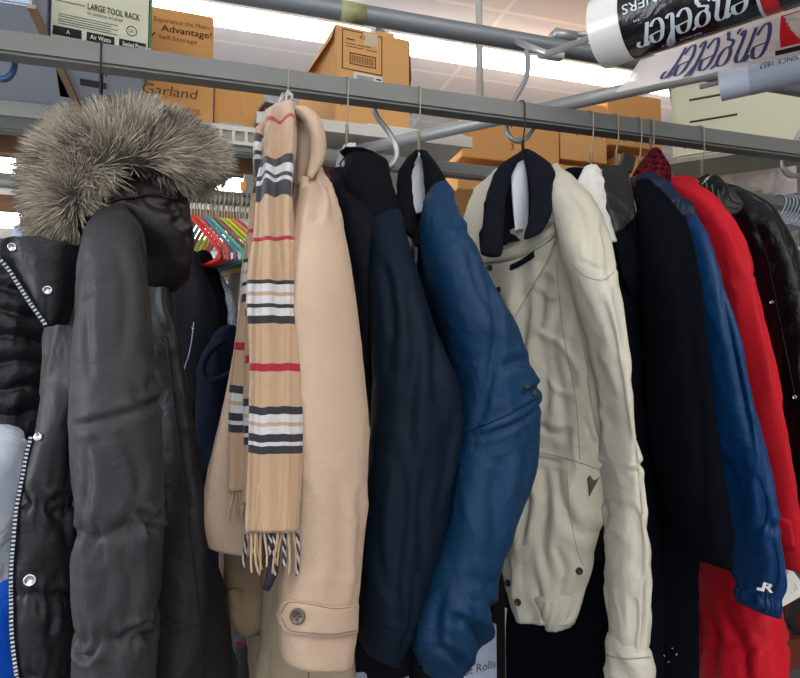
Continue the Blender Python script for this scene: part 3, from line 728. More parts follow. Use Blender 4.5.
mb = MB(); mb.add(vs, fs); fo = mb.build('film', mat('thin_film', (214, 204, 200), .3, 0, .06, 6, crinkle=.5, cscale=12, alpha=.82), t); BV[fo.name] = BVHTree.FromPolygons(vs, fs)
def film_pt(u, v, off=.003):
    i = min(max(u, 0), 1)*(nu-1); j = min(max(v, 0), 1)*(nv-1); i0, j0 = min(int(i), nu-2), min(int(j), nv-2); a, c_ = i-i0, j-j0
    p = (vs[I(i0, j0)]*(1-a)+vs[I(i0+1, j0)]*a)*(1-c_)+(vs[I(i0, j0+1)]*(1-a)+vs[I(i0+1, j0+1)]*a)*c_
    return p+V((-.5, -.85, 0))*off
gv, gf, wd = nib_word('engeler')
b = MB(); b.add([film_pt(.84-.56*(v.x/wd), .06+.84*v.y/1.05) for v in gv], gf); b.build('navy_lettering', M_navyp, t, smooth=False)
def film_quad(u0, u1, v0, v1, sk=0):
    b = MB(); b.add([film_pt(u0+(u1-u0)*i/12+sk*(v0+(v1-v0)*j/8), v0+(v1-v0)*j/8, .0035) for i in range(13) for j in range(9)], [(i*9+j, i*9+9+j, i*9+10+j, i*9+j+1) for i in range(12) for j in range(8)]); return b
b = film_quad(.86, 1, 0, .7, .02); b.build('red_print', M_red, t, smooth=False)
b = film_quad(.85, 1, .75, .9); b.build('black_print', M_ink, t, smooth=False)
#@@PART2
# ================================================================ GARMENT MATERIALS
M_parka = mat('parka_nylon', (54, 53, 56), .55, 0, .08, 3, .12, 300, crinkle=.25, cscale=16, spec=.22)
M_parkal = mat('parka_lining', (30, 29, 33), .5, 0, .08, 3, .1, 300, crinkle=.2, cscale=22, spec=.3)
M_hood = mat('hood_nylon', (34, 30, 30), .48, 0, .08, 3, .1, 300, crinkle=.2, cscale=20, spec=.3)
M_zip = mat('zip_teeth', (180, 190, 200), .35, .3, 0)
M_ziptape = mat('zip_tape', (22, 24, 34), .8)
M_snap = mat('metal_snap', (205, 205, 208), .25, .8, 0)
M_camel = mat('camel_wool', (190, 164, 142), .95, 0, .07, 14, .6, 260, sheen=.25)
M_camel2 = mat('camel_shade_and_stitch', (132, 112, 88), .95, 0, .07, 14, .4, 260, sheen=.25)  # darker camel: shade inside the coat put into the colour; also stitching
M_grey_lin = mat('taupe_lining', (142, 128, 108), .7, 0, .08, 5, .1, 200)
M_blackcloth = mat('black_cloth', (12, 13, 18), .85, 0, .1, 10, .3, 300, spec=.1)
M_navynyl = mat('navy_nylon', (13, 26, 40), .6, 0, .1, 3, .12, 320, crinkle=.3, cscale=12, spec=.12)
M_bluenyl = mat('blue_nylon', (11, 50, 82), .52, 0, .14, 5, .2, 240, crinkle=.45, cscale=16, spec=.22)
M_beige = mat('beige_poplin', (194, 189, 172), .7, 0, .05, 4, .1, 320, crinkle=.35, cscale=14)
M_beiged = mat('beige_seam', (150, 144, 122), .7)
M_cord = mat('navy_corduroy', (10, 14, 26), .9, 0, .15, 10, .2, 200, weave=.5, wscale=120, spec=.2)
M_bwool = mat('black_wool', (7, 9, 17), .95, 0, .2, 20, .6, 220, spec=.08)
M_leather = mat('black_leather', (34, 34, 34), .38, 0, .12, 10, .35, 130, crinkle=.3, cscale=30)
M_track = mat('royal_track_nylon', (10, 56, 102), .42, 0, .08, 4, .08, 300, crinkle=.35, cscale=14, spec=.3)
M_track2 = mat('navy_track_nylon', (12, 30, 54), .45, 0, .08, 4, .08, 300, crinkle=.5, cscale=26, spec=.3)
M_redc = mat('red_cloth', (190, 10, 30), .75, 0, .05, 5, .2, 280, sheen=.2, crinkle=.12, cscale=14)
M_redn = mat('red_nylon', (214, 14, 38), .6, 0, .05, 5, .1, 280, crinkle=.45, cscale=14)
M_moto = mat('glossy_leather', (14, 15, 18), .3, 0, .15, 8, .35, 120, crinkle=.5, cscale=20)
M_btn = mat('dark_button', (42, 44, 46), .35)
M_navyf = mat('navy_fleece', (12, 22, 42), .9, 0, .15, 10, .4, 200, spec=.2)
M_darkf = mat('dark_denim', (8, 12, 24), .85, 0, .15, 10, .3, 200)
M_puff = mat('black_puffer', (10, 11, 17), .4, 0, .1, 5, crinkle=.3, cscale=24)
# ================================================================ HANGERS
def hook_pts(x, drop_z, s=1):
    """wire hook standing over the square rail, shank down to the neck"""
    z = RC.z; y0 = 1.0; p = []
    p.append((x, y0+.030, z-.012)); p.append((x, y0+.027, z+.010)); p.append((x, y0+.012, z+.0205)); p.append((x, y0-.008, z+.0208))
    p.append((x, y0-.0212, z+.012)); p.append((x, y0-.0222, z-.006)); p.append((x, y0-.021, z-.03)); p.append((x, y0-.015, (z+drop_z)/2-.01)); p.append((x, y0-.013, drop_z))
    return p
def hanger(px, pyn, label, m=M_wire, cape=False, twist=True, half=.085, tilt=.0, dx=0, hid=True, group='wire hangers on the square rail'):
    x = P(px, 90, .98).x; zn = P(px+dx, pyn, .985).z
    t = thing('wire_hanger', label, 'hanger', (x, 1, RC.z+.02), group)
    b = MB(); pts = smooth_pts(hook_pts(x, zn), 60); b.tube(pts, .0013, 8); b.build('hook', m, t)
    if twist:
        b = MB()
        for ph in (0, math.pi): b.tube([(x+.0022*math.cos(k*.9+ph), .987+.0022*math.sin(k*.9+ph), zn+.035-.045*k/40) for k in range(41)], .0012, 6)
        b.build('twisted_neck', m, t)
    b = MB(); c = V((x, .99, zn-.008)); arm = V((0, -1, 0))
    zs = zn-.02
    pts = [(x, .99, zs), (x, .96, zs-.012), (x, .99-half*.6, zs-.07), (x, .99-half, zs-.115), (x, .99-half+.006, zs-.125), (x, .98, zs-.127), (x, .99+half-.006, zs-.125), (x, .99+half, zs-.115), (x, .99+half*.6, zs-.07), (x, 1.02, zs-.012)]
    b.tube(pts, .0013, 6, closed=True); b.build('shoulder_wire', m, t)
    return t, x, zn
# ================================================================ PARKA
t, x, zn = hanger(100, 96, 'dark twisted wire hanger carrying the fur-hooded parka', M_blackwire)
pk = thing('hooded_parka', 'dark charcoal padded parka with fur-trimmed hood and silver zip, leftmost in front row', 'parka', (x, .95, 1.0))
sm = [212, 300, 415, 512, 622, 712]
body = loft('body', M_parka, pk, [
    (76, 226, .92, 140, 220, .98, .10), (56, 262, .90, 158, 262, 1.0, .14), (48, 330, .89, 168, 330, 1.0, .15), (40, 410, .88, 184, 410, 1.0, .16),
    (24, 480, .87, 198, 480, 1.0, .17), (17, 560, .86, 212, 560, 1.0, .18), (18, 640, .86, 228, 640, 1.0, .18), (28, 700, .86, 236, 700, 1.0, .18), (32, 760, .86, 236, 760, 1.0, .17)],
    n=120, mr=150, disp=puff([300, 405, 497, 590, 680], folds(1, .008, 9, 2.2, .004, 20, .0008, 60), .007, 7, .004))
slv = loft('sleeve', M_parka, pk, [
    (100, 210, .80, 128, 208, .80, .03), (88, 235, .77, 142, 235, .77, .07), (81, 290, .75, 149, 290, .75, .085), (74, 350, .745, 155, 350, .745, .095), (70, 420, .74, 161, 420, .74, .1),
    (70, 470, .74, 164, 470, .74, .10), (73, 520, .74, 166, 520, .74, .105), (72, 600, .74, 163, 600, .74, .105), (73, 680, .74, 158, 680, .74, .10), (76, 740, .74, 156, 740, .74, .10)],
    n=110, mr=170, p=2.5, disp=creases(puff([522, 624, 740], folds(4, .006, 9, 1.6, .0025, 14, .0005, 50), .006, 6, .006, slope=-.16, sx=115),
    [([(74, 424), (100, 420), (140, 408), (166, 400)], .003, 4), ([(134, 388), (146, 402), (160, 398)], .004, 4), ([(146, 508), (153, 518), (160, 527)], .008, 4), ([(140, 500), (150, 508), (163, 510)], .006, 3), ([(144, 612), (152, 622), (160, 628)], .008, 4), ([(130, 618), (146, 610), (160, 612)], .005, 3),
     ([(100, 432), (116, 462), (124, 500)], .003, 6), ([(92, 440), (96, 480), (90, 514)], .0025, 5), ([(124, 428), (140, 460), (142, 492)], .003, 5), ([(100, 530), (112, 560), (108, 600)], .0025, 6), ([(120, 530), (136, 566), (134, 604)], .003, 6), ([(84, 545), (86, 580), (92, 618)], .0025, 4), ([(76, 632), (92, 640), (104, 628)], .006, 3),
     ([(120, 250), (130, 300), (126, 360)], .0025, 6), ([(96, 260), (92, 320), (98, 380)], .0025, 6), ([(84, 300), (108, 292), (120, 286)], .002, 4), ([(150, 350), (156, 372), (146, 392)], .004, 4), ([(110, 640), (120, 670), (116, 700)], .003, 6)]))
back = loft('back_panel', M_parkal, pk, [
    (136, 230, .86, 158, 232, .90, .04), (140, 300, .84, 166, 300, .9, .05), (146, 380, .83, 178, 380, .9, .06), (152, 460, .83, 195, 460, .9, .07), (156, 540, .83, 211, 540, .9, .07), (154, 620, .83, 228, 620, .9, .07), (150, 740, .83, 238, 740, .9, .07)],
    n=72, mr=100, disp=folds(8, .007, 12, 2.2, .0035, 18, .0006))
surf_line([(166, 335), (176, 420), (186, 500), (198, 600), (208, 690)], [back, body], M_parkal, pk, r=.0011)
fold2 = loft('front_facing', M_parkal, pk, [(52, 236, .80, 92, 232, .83, .03), (50, 290, .79, 84, 290, .83, .045), (46, 350, .785, 78, 350, .82, .05), (35, 420, .785, 76, 420, .82, .05), (21, 480, .785, 76, 480, .82, .05),
    (12, 560, .785, 77, 560, .82, .055), (12, 640, .785, 76, 640, .82, .055), (20, 740, .785, 76, 740, .82, .05)], n=64, mr=140, disp=creases(puff([505, 592, 675], folds(9, .006, 14, 2.5, .0025, 24, .0006), .006, 6, .006),
    [([(40, 500), (50, 494), (66, 498)], .005, 3), ([(40, 508), (54, 520), (60, 545)], .004, 4), ([(40, 590), (54, 588), (70, 592)], .006, 3), ([(36, 600), (44, 612), (38, 630)], .004, 4), ([(58, 430), (62, 460), (56, 488)], .003, 4), ([(60, 260), (66, 320), (60, 400)], .004, 4), ([(72, 250), (76, 300), (74, 360)], .003, 3)]))
lap = loft('storm_collar', M_parkal, pk, [(-22, 238, .78, -2, 236, .79, .02), (0, 235, .77, 5, 262, .78, .02), (14, 236, .765, 22, 283, .775, .022), (30, 236, .76, 35, 304, .77, .024), (50, 240, .76, 47, 325, .77, .024), (70, 244, .77, 58, 325, .78, .02), (82, 250, .79, 76, 320, .8, .016)],
    n=48, mr=50, top='flat', bottom='round', disp=folds(11, .004, 16, 12, .002, 30))
for (a, c_, nm) in (([(0, 257), (14, 274), (30, 298), (47, 326)], lap, 'a'), ([(38, 408), (33, 440), (22, 480), (17, 530), (14, 570), (14, 610), (15, 640), (21, 690)], [fold2, body], 'b')):
    zt_ = MB(); tp = MB(); pts = [hit(x_, y_, c_, .79, .002)[0] for x_, y_ in smooth_pts(a, 60 if nm == 'b' else 34) if any(BV[o_.name].ray_cast(CAM, RAY(x_, y_))[0] is not None for o_ in (c_ if isinstance(c_, list) else [c_]))]
    L = sum((q-p).length for p, q in zip(pts, pts[1:])); tp.tube(pts, .0034, 8)
    o = part_under(tp, 'zip_tape', M_ziptape, pk, pk)
    acc = 0; step = .0044
    for p, q in zip(pts, pts[1:]):
        l = (q-p).length; d = (q-p)/max(l, 1e-6)
        while acc < l:
            c = p+d*acc; n_ = (CAM-c).normalized(); sx_ = d.cross(n_).normalized()
            R = Matrix((sx_, n_, sx_.cross(n_))).transposed(); zt_.box(c+n_*.0033+sx_*.0008, (.0036, .002, .0022), R=R); acc += step
        acc -= l
    o2 = part_under(zt_, 'zip_teeth', M_zip, o, pk, smooth=False); o2['kind'] = 'stuff'
for (x_, y_, oo) in ((62, 221, [lap, fold2, body]), (13, 247, lap), (48, 290, lap), (39, 437, [fold2, body]), (30, 580, [fold2, body])):
    disc_button(x_, y_, oo, M_snap, pk, 'metal_snap', r=.0048 if y_ != 580 else .0065, h=.003)
# hood : puffy bag falling behind the sleeve top
hood = loft('hood', M_hood, pk, [(92, 166, .86, 168, 160, .90, .04), (80, 180, .83, 186, 172, .89, .07), (80, 200, .80, 187, 194, .88, .08), (94, 216, .80, 186, 214, .89, .10), (108, 240, .80, 190, 240, .9, .11), (122, 262, .81, 188, 264, .9, .10), (138, 280, .83, 182, 281, .9, .08), (150, 289, .86, 172, 291, .89, .05)],
    n=110, mr=90, p=2.4, bottom='round', disp=creases(puff([201], folds(21, .004, 11, 6, .0025, 18, .0006), .005, 4, .003, slope=-.03, sx=130), [([(146, 208), (140, 225), (150, 245)], .007, 4), ([(158, 204), (150, 222), (134, 232)], .006, 4), ([(120, 204), (132, 214), (150, 208)], .004, 4)]))
surf_line([(100, 207), (115, 201), (135, 197), (155, 196), (175, 200), (192, 198)], hood, M_blackwire, pk, name='drawcord', r=.0016, off=.002)
inside = loft('hood_lining', M_blackcloth, pk, [(66, 206, .80, 100, 196, .84, .04), (56, 222, .79, 104, 214, .83, .06), (58, 245, .79, 100, 240, .83, .06), (66, 275, .80, 92, 275, .83, .04)], n=48, mr=50, bottom='round', disp=folds(5, .008, 20, 8, .004, 30))
inn = loft('neck_lining', mat('hood_inside', (46, 42, 42), .7, sheen=.3), pk, [(86, 108, .93, 112, 100, .95, .03), (74, 128, .90, 124, 116, .94, .05), (60, 155, .88, 140, 140, .94, .05)], n=40, mr=30)
# fur ruff
M_fur = bpy.data.materials.new('fur'); M_fur.use_nodes = True
nt = M_fur.node_tree; bs = nt.nodes['Principled BSDF']; bs.inputs['Roughness'].default_value = .75; bs.inputs['Sheen Weight'].default_value = .3
uvn = nt.nodes.new('ShaderNodeUVMap'); sp = nt.nodes.new('ShaderNodeSeparateXYZ'); rp = nt.nodes.new('ShaderNodeValToRGB'); rp2 = nt.nodes.new('ShaderNodeValToRGB')
nt.links.new(uvn.outputs[0], sp.inputs[0]); nt.links.new(sp.outputs['Y'], rp.inputs[0]); nt.links.new(sp.outputs['X'], rp2.inputs[0])
def ramp(rp, st):
    e = rp.color_ramp.elements
    while len(e) > 1: e.remove(e[-1])
    e[0].position = st[0][0]; e[0].color = lin(st[0][1])
    for p_, c_ in st[1:]: q = e.new(p_); q.color = lin(c_)
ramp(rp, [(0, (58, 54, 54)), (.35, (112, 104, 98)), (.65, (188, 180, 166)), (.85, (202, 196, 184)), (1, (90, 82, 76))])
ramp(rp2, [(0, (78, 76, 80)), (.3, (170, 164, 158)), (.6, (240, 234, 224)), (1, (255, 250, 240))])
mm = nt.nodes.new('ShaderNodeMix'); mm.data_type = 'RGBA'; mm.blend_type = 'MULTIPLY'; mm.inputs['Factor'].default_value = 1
nt.links.new(rp.outputs[0], mm.inputs['A']); nt.links.new(rp2.outputs[0], mm.inputs['B']); nt.links.new(mm.outputs['Result'], bs.inputs['Base Color'])
FP = [(66, 226, .785, 9), (60, 206, .78, 13), (64, 184, .78, 16), (80, 164, .785, 20), (104, 152, .79, 23), (130, 148, .80, 24), (156, 151, .81, 23), (178, 156, .825, 21), (194, 164, .84, 16), (202, 176, .85, 9)]
fs_ = smooth_pts(FP, 80); cen = [P(a, b_, c) for a, b_, c, r_ in fs_]; rad = [r_*.8/F for a, b_, c, r_ in fs_]
b = MB(); b.tube(cen, rad, 24); o = b.build('fur_base', mat('fur_skin', (74, 68, 64), .95, sheen=.3), pk)
rng = random.Random(3); vs = []; fs = []; uvs = []
for k in range(34000):
    i = rng.random()*(len(cen)-1.01); i0 = int(i); f_ = i-i0; c = cen[i0].lerp(cen[i0+1], f_); rr = rad[i0]*(1-f_)+rad[i0+1]*f_
    tg = (cen[min(i0+1, 79)]-cen[i0]).normalized(); toC = (CAM-c).normalized(); e1 = (toC-tg*toC.dot(tg)).normalized(); e2 = tg.cross(e1)
    a = rng.uniform(-2.0, 2.0)*1.0; rd = e1*math.cos(a)+e2*math.sin(a)
    if rng.random() < .1: rd = (rd+tg*rng.uniform(-1, 1)).normalized()
    root = c+rd*rr*.85; px_ = i/len(cen)
    clump = noise.noise(V((root.x*45, root.y*45, root.z*45))); clump2 = noise.noise(V((root.x*45+9, root.y*45, root.z*45+5)))
    L = (.018+.021*rng.random())*(1+.5*clump)*(1.15 if abs(a) > 1.1 else 1)*(.75+.25*math.sin(px_*math.pi))
    oa = 3.9-4.1*px_; outw = V((math.cos(oa), 0, math.sin(oa))); rd = rd-toC*(rd.dot(toC)*.6)  # fan outwards along the crescent
    d = (rd*.7+outw*.75+tg*(clump*1.1)+e2*(clump2*.9)+V((rng.gauss(0, .16), rng.gauss(0, .16), rng.gauss(0, .16)))).normalized()
    grav = V((-.12 if px_ < .35 else 0, 0, -.75 if px_ < .35 else -.5)); w = .00042+.0004*rng.random(); side = d.cross(toC+V((rng.gauss(0, .4), 0, rng.gauss(0, .4))))
    if side.length < .1: continue
    side.normalize(); b0 = len(vs); u = min(1, max(0, .5+clump*.8+rng.gauss(0, .2))); p = root; dd = d
    for s_ in range(4):
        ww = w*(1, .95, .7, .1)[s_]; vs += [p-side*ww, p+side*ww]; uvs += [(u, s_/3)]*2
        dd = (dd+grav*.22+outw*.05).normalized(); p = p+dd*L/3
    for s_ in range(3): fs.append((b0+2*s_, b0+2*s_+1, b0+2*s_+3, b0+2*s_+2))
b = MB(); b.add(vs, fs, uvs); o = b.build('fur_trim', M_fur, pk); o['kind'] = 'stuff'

# ================================================================ CAMEL COAT
t, x, zn = hanger(288, 118, 'bright wire hanger inside the camel coat collar', M_wire)
b = MB(); q = P(287, 98, .95)
cm = thing('camel_coat', 'camel wool overcoat with buttoned cuff strap, second coat from the left', 'coat', (x, .98, 1.0))
wf = folds(31, .007, 9, 1.6, .0015, 12, .0006, 90, ridge=.2)
body = loft('body', M_camel, cm, [(270, 150, 1.1, 306, 146, .86, .05), (260, 200, 1.12, 320, 198, .84, .08), (248, 300, 1.12, 332, 300, .84, .09), (234, 400, 1.12, 338, 400, .84, .09), (224, 480, 1.1, 344, 480, .84, .1), (222, 540, 1.1, 350, 540, .84, .1), (226, 600, 1.1, 352, 600, .84, .1), (250, 640, 1.0, 354, 640, .84, .1), (258, 740, 1.0, 356, 740, .84, .1)],
    n=90, mr=110, disp=wf)
sl = loft('sleeve', M_camel, cm, [(306, 168, .87, 322, 168, .87, .03), (299, 184, .84, 331, 184, .84, .055), (292, 200, .80, 338, 200, .80, .075), (287, 240, .77, 346, 240, .77, .09), (284, 300, .755, 355, 300, .755, .11), (284, 360, .75, 364, 360, .75, .115), (283, 430, .745, 371, 430, .745, .12),
    (280, 500, .745, 368, 500, .745, .12), (276, 560, .745, 363, 560, .745, .12), (274, 600, .745, 360, 600, .745, .12), (274, 647, .745, 356, 651, .745, .12)], n=130, mr=150, p=2.5, disp=creases(wf, [([(306, 178), (312, 200), (309, 236)], .006, 4), ([(318, 180), (328, 205), (326, 232)], .003, 5), ([(300, 232), (320, 224), (342, 232)], .0016, 2), ([(352, 480), (355, 530), (352, 590)], .003, 5), ([(330, 470), (334, 530), (330, 592)], .002, 7)]))
pan = loft('front_panel', M_camel, cm, [(258, 170, .90, 274, 165, .88, .03), (247, 240, .88, 268, 240, .86, .05), (238, 320, .87, 262, 320, .84, .05), (223, 400, .86, 262, 400, .84, .055), (208, 470, .86, 262, 470, .83, .055), (201, 515, .86, 262, 520, .83, .055), (208, 540, .86, 262, 552, .83, .05)], n=64, mr=90, disp=folds(33, .008, 16, 1.5, .001, 20))
p2 = loft('inner_front', M_camel2, cm, [(222, 520, .93, 268, 520, .90, .04), (223, 570, .92, 272, 570, .90, .045), (224, 612, .91, 270, 616, .89, .05), (238, 628, .91, 264, 630, .89, .045)], n=56, mr=50, disp=folds(34, .006, 18, 2))  # shaded brown painted in with the darker camel
p3 = loft('lining_edge', M_grey_lin, cm, [(268, 560, .88, 286, 560, .86, .02), (264, 620, .87, 284, 620, .85, .025), (256, 660, .86, 278, 660, .85, .03), (246, 740, .86, 270, 740, .85, .03)], n=32, mr=50, disp=folds(35, .005, 30, 3))
skirt = loft('lower_front', mat('taupe_face', (176, 158, 134), .9, sheen=.3), cm, [(280, 560, .84, 352, 560, .83, .05), (272, 640, .835, 356, 640, .82, .06), (272, 740, .835, 357, 740, .82, .06)], n=56, mr=60, disp=folds(36, .006, 16, 1.5))
surf_line([(308, 650), (309, 690)], skirt, M_camel2, cm, r=.001)
# collar roll : folded-over collar of two rolls
def roll(name, m, parent, pts, r):
    b = MB(); s = smooth_pts([(*P(x_, y_, Y_), k_) for (x_, y_, Y_), k_ in zip(pts, r)], 50); b.tube([V(q[:3]) for q in s], [q[3] for q in s], 20); return b.build(name, m, parent)
roll('collar', M_camel, cm, [(290, 112, .90), (301, 112, .87), (312, 120, .845), (318, 137, .83), (317, 158, .825), (309, 178, .81)], [.006, .009, .0105, .0105, .010, .004])
roll('collar_fold', M_camel, cm, [(276, 110, .93), (288, 108, .92), (299, 118, .90), (304, 136, .885), (303, 160, .865), (300, 184, .84)], [.006, .011, .012, .011, .009, .003])
roll('neck_shadow_roll', M_camel2, cm, [(307, 128, .90), (310, 150, .885), (308, 170, .875), (306, 186, .87)], [.006, .010, .009, .004])  # dark roll added to paint the shadow gap inside the collar
lp = loft('lapel', M_camel, cm, [(300, 180, .80, 309, 180, .80, .012), (298, 210, .785, 309, 206, .785, .018), (300, 235, .775, 309, 228, .775, .014)], n=32, mr=30, bottom='round')
strap = surf_patch([(277, 612), (287, 600), (310, 602), (335, 606), (359, 603)], [(278, 617), (288, 633), (310, 636), (335, 637), (358, 633)], sl, M_camel, cm, 'cuff_strap', off=.007, th=.005, nu=30, nv=12)
surf_line([(281, 614), (289, 603), (312, 605), (335, 609), (357, 606)], strap, M_camel2, cm, name='stitching', r=.0005)
surf_line([(282, 618), (290, 630), (312, 633), (335, 634), (357, 630)], strap, M_camel2, cm, name='stitching', r=.0005)
disc_button(298, 616, strap, mat('horn_button', (98, 88, 80), .25, var=.5, vscale=120), cm, 'cuff_button', r=.0085, h=.004, holes=M_ink)
# ================================================================ SCARF
def scarf_mat():
    m = bpy.data.materials.new('plaid_scarf'); m.use_nodes = True; nt = m.node_tree; N = nt.nodes; L = nt.links; bs = N['Principled BSDF']
    bs.inputs['Roughness'].default_value = .95; bs.inputs['Sheen Weight'].default_value = .35
    uv = N.new('ShaderNodeUVMap'); sp = N.new('ShaderNodeSeparateXYZ'); L.new(uv.outputs[0], sp.inputs[0])
    rp = N.new('ShaderNodeValToRGB'); rp.color_ramp.interpolation = 'CONSTANT'
    T, K, Wt, Rr = (180, 150, 120), (44, 42, 50), (196, 194, 194), (158, 30, 52)
    T2 = (176, 152, 126)
    # band pattern over one repeat : red line, then a block of white stripes edged with black
    pat = [(0, T), (.118, Rr), (.124, T), (.160, K), (.167, Wt), (.1725, K), (.178, Wt), (.183, K), (.1885, T), (.190, K), (.1955, T),
           (.236, Rr), (.2415, T), (.278, K), (.285, Wt), (.2925, T2), (.2965, Wt), (.302, K), (.308, Wt), (.316, K), (.324, T), (.363, Rr), (.3685, T), (.406, K), (.4125, Wt)]
    pat2 = [(0, Wt), (.4195, T2), (.425, Wt), (.4325, K), (.4385, Wt), (.4445, K), (.452, T)]
    ramp(rp, pat)
    rp_b = N.new('ShaderNodeValToRGB'); rp_b.color_ramp.interpolation = 'CONSTANT'; ramp(rp_b, pat2)
    L.new(sp.outputs['Y'], rp.inputs[0]); L.new(sp.outputs['Y'], rp_b.inputs[0])
    gt = N.new('ShaderNodeMath'); gt.operation = 'GREATER_THAN'; gt.inputs[1].default_value = .4194; L.new(sp.outputs['Y'], gt.inputs[0])
    mx = N.new('ShaderNodeMix'); mx.data_type = 'RGBA'; L.new(gt.outputs[0], mx.inputs['Factor']); L.new(rp.outputs[0], mx.inputs['A']); L.new(rp_b.outputs[0], mx.inputs['B'])
    rp3 = N.new('ShaderNodeValToRGB'); rp3.color_ramp.interpolation = 'CONSTANT'
    ramp(rp3, [(0, (255, 255, 255)), (.03, (168, 158, 152)), (.09, (255, 255, 255)), (.16, (214, 206, 200)), (.2, (255, 255, 255)), (.62, (232, 226, 222)), (.66, (255, 255, 255)), (.74, (225, 150, 140)), (.76, (255, 255, 255)), (.92, (200, 190, 184)), (.97, (235, 230, 225))])
    L.new(sp.outputs['X'], rp3.inputs[0])
    m2 = N.new('ShaderNodeMix'); m2.data_type = 'RGBA'; m2.blend_type = 'MULTIPLY'; m2.inputs['Factor'].default_value = .4; L.new(mx.outputs['Result'], m2.inputs['A']); L.new(rp3.outputs[0], m2.inputs['B'])
    L.new(m2.outputs['Result'], bs.inputs['Base Color'])
    tc = N.new('ShaderNodeTexCoord'); n1 = N.new('ShaderNodeTexNoise'); n1.inputs['Scale'].default_value = 320; bp = N.new('ShaderNodeBump'); bp.inputs['Strength'].default_value = .5; bp.inputs['Distance'].default_value = .002
    L.new(tc.outputs['Object'], n1.inputs['Vector']); L.new(n1.outputs['Fac'], bp.inputs['Height']); L.new(bp.outputs[0], bs.inputs['Normal'])
    return m
M_sc = scarf_mat()
sc = thing('plaid_scarf', 'tan plaid scarf with black, white and red stripes and fringed ends, over the camel coat', 'scarf', (x, .86, 1.3))
def pleats(f, a, seed, r=.0):
    def g(q, px, py):
        return a*(1.7-max(0, py-190)/100 if py < 260 and py > 190 else 1.7 if py <= 190 else max(.25, 1-(py-260)/120))*math.sin(px*f+seed+1.2*noise.noise(V((py*.012, seed, 0))))+.0025*noise.noise(V((q.x*30, q.z*14, seed)))
    return g
m1 = loft('front_tail', M_sc, sc, [(271, 108, .905, 297, 106, .905, .03), (266, 118, .86, 300, 118, .86, .03), (262, 140, .825, 300, 140, .825, .03), (256, 170, .79, 298, 170, .79, .03), (254, 200, .765, 297, 200, .765, .028),
    (252, 250, .735, 299, 250, .735, .022), (250, 300, .72, 303, 300, .72, .016), (250, 360, .71, 303, 360, .71, .014), (248, 440, .70, 303, 440, .70, .013), (247, 490, .695, 301, 490, .695, .012), (246, 528, .69, 299, 528, .69, .011)], n=120, mr=240, p=2.8, disp=pleats(.33, .0036, 1), vwob=True)
m2 = loft('rear_tail', M_sc, sc, [(270, 112, .93, 280, 110, .93, .02), (258, 130, .88, 276, 130, .88, .025), (254, 170, .84, 270, 170, .84, .025), (250, 210, .82, 266, 210, .82, .025), (243, 270, .80, 262, 270, .80, .022), (236, 330, .79, 256, 330, .79, .018), (229, 400, .785, 256, 400, .785, .016), (227, 488, .78, 250, 488, .78, .014)], n=80, mr=200, p=2.6, disp=pleats(.5, .003, 5), vshift=21, vwob=True)
m3 = loft('middle_fold', M_sc, sc, [(262, 140, .85, 272, 140, .85, .02), (252, 200, .80, 262, 200, .80, .02), (246, 280, .77, 262, 280, .77, .018), (244, 360, .76, 260, 360, .76, .016), (243, 440, .75, 258, 440, .75, .014), (243, 500, .745, 256, 500, .745, .012)], n=56, mr=180, p=2.6, disp=pleats(.5, .002, 8), vshift=8, vwob=True)
M_fr = [mat('fringe_tan', (184, 156, 128), .95), mat('fringe_dark', (58, 52, 66), .95), mat('fringe_white', (196, 192, 190), .95)]
rng = random.Random(5)
def fringe(x0, x1, y0, Y, n_, L0, L1, dark, nm='fringe_tassel'):
    for k in range(n_):
        xx = x0+(x1-x0)*(k+.5)/n_+rng.uniform(-.8, .8); L = rng.uniform(L0, L1); pts = []; dxx = rng.uniform(-5, 5)
        for s_ in range(9):
            v = s_/8; pts.append(P(xx+dxx*v*v+1.2*math.sin(v*5+k), y0+L*v, Y-.002*math.sin(k*2)))
        b = MB(); kd = dark(k)
        if kd == 1:   # a twisted dark and light yarn
            for ph, mi in ((0, 0), (math.pi, 1)):
                sp_ = smooth_pts(pts, 30); b.tube([(p[0]+.0011*math.cos(i*.75+ph), p[1]+.0011*math.sin(i*.75+ph), p[2]) for i, p in enumerate(sp_)], .0012, 6, mi=mi)
            b.build(nm, [M_fr[1], M_fr[2]], sc)
        else: b.tube(smooth_pts(pts, 20), [.0017-.0005*i/19 for i in range(20)], 7); b.build(nm, M_fr[0], sc)
fringe(248, 299, 524, .69, 13, 40, 52, lambda k: k in (5, 6, 9, 12))
fringe(244, 262, 495, .745, 5, 55, 74, lambda k: k in (0, 1, 2))
fringe(227, 250, 485, .78, 6, 30, 42, lambda k: 0)
b = MB(); a = [P(268, 548, .70), P(274, 560, .70), P(272, 574, .70), P(266, 590, .70)]; b.tube(a, [.004, .006, .006, .004], 8); b.build('label_tag', mat('purple_tag', (54, 40, 62), .7), sc)
# plastic-wrapped knot at hanger top
b = MB(); k_ = [P(289+3*math.cos(a_), 100+5*math.sin(a_)-2*(i % 3), .93+.004*(i % 2)) for i, a_ in enumerate([j*.9 for j in range(16)])]; b.tube(smooth_pts(k_, 70), .0022, 6); b.tube([P(283, 94, .93), P(276, 108, .91), P(300, 116, .90)], .003, 6)
tag(b.build('plastic_wrapping', M_clear), 'clear plastic wrapped round the hanger neck above the plaid scarf', 'plastic wrap')

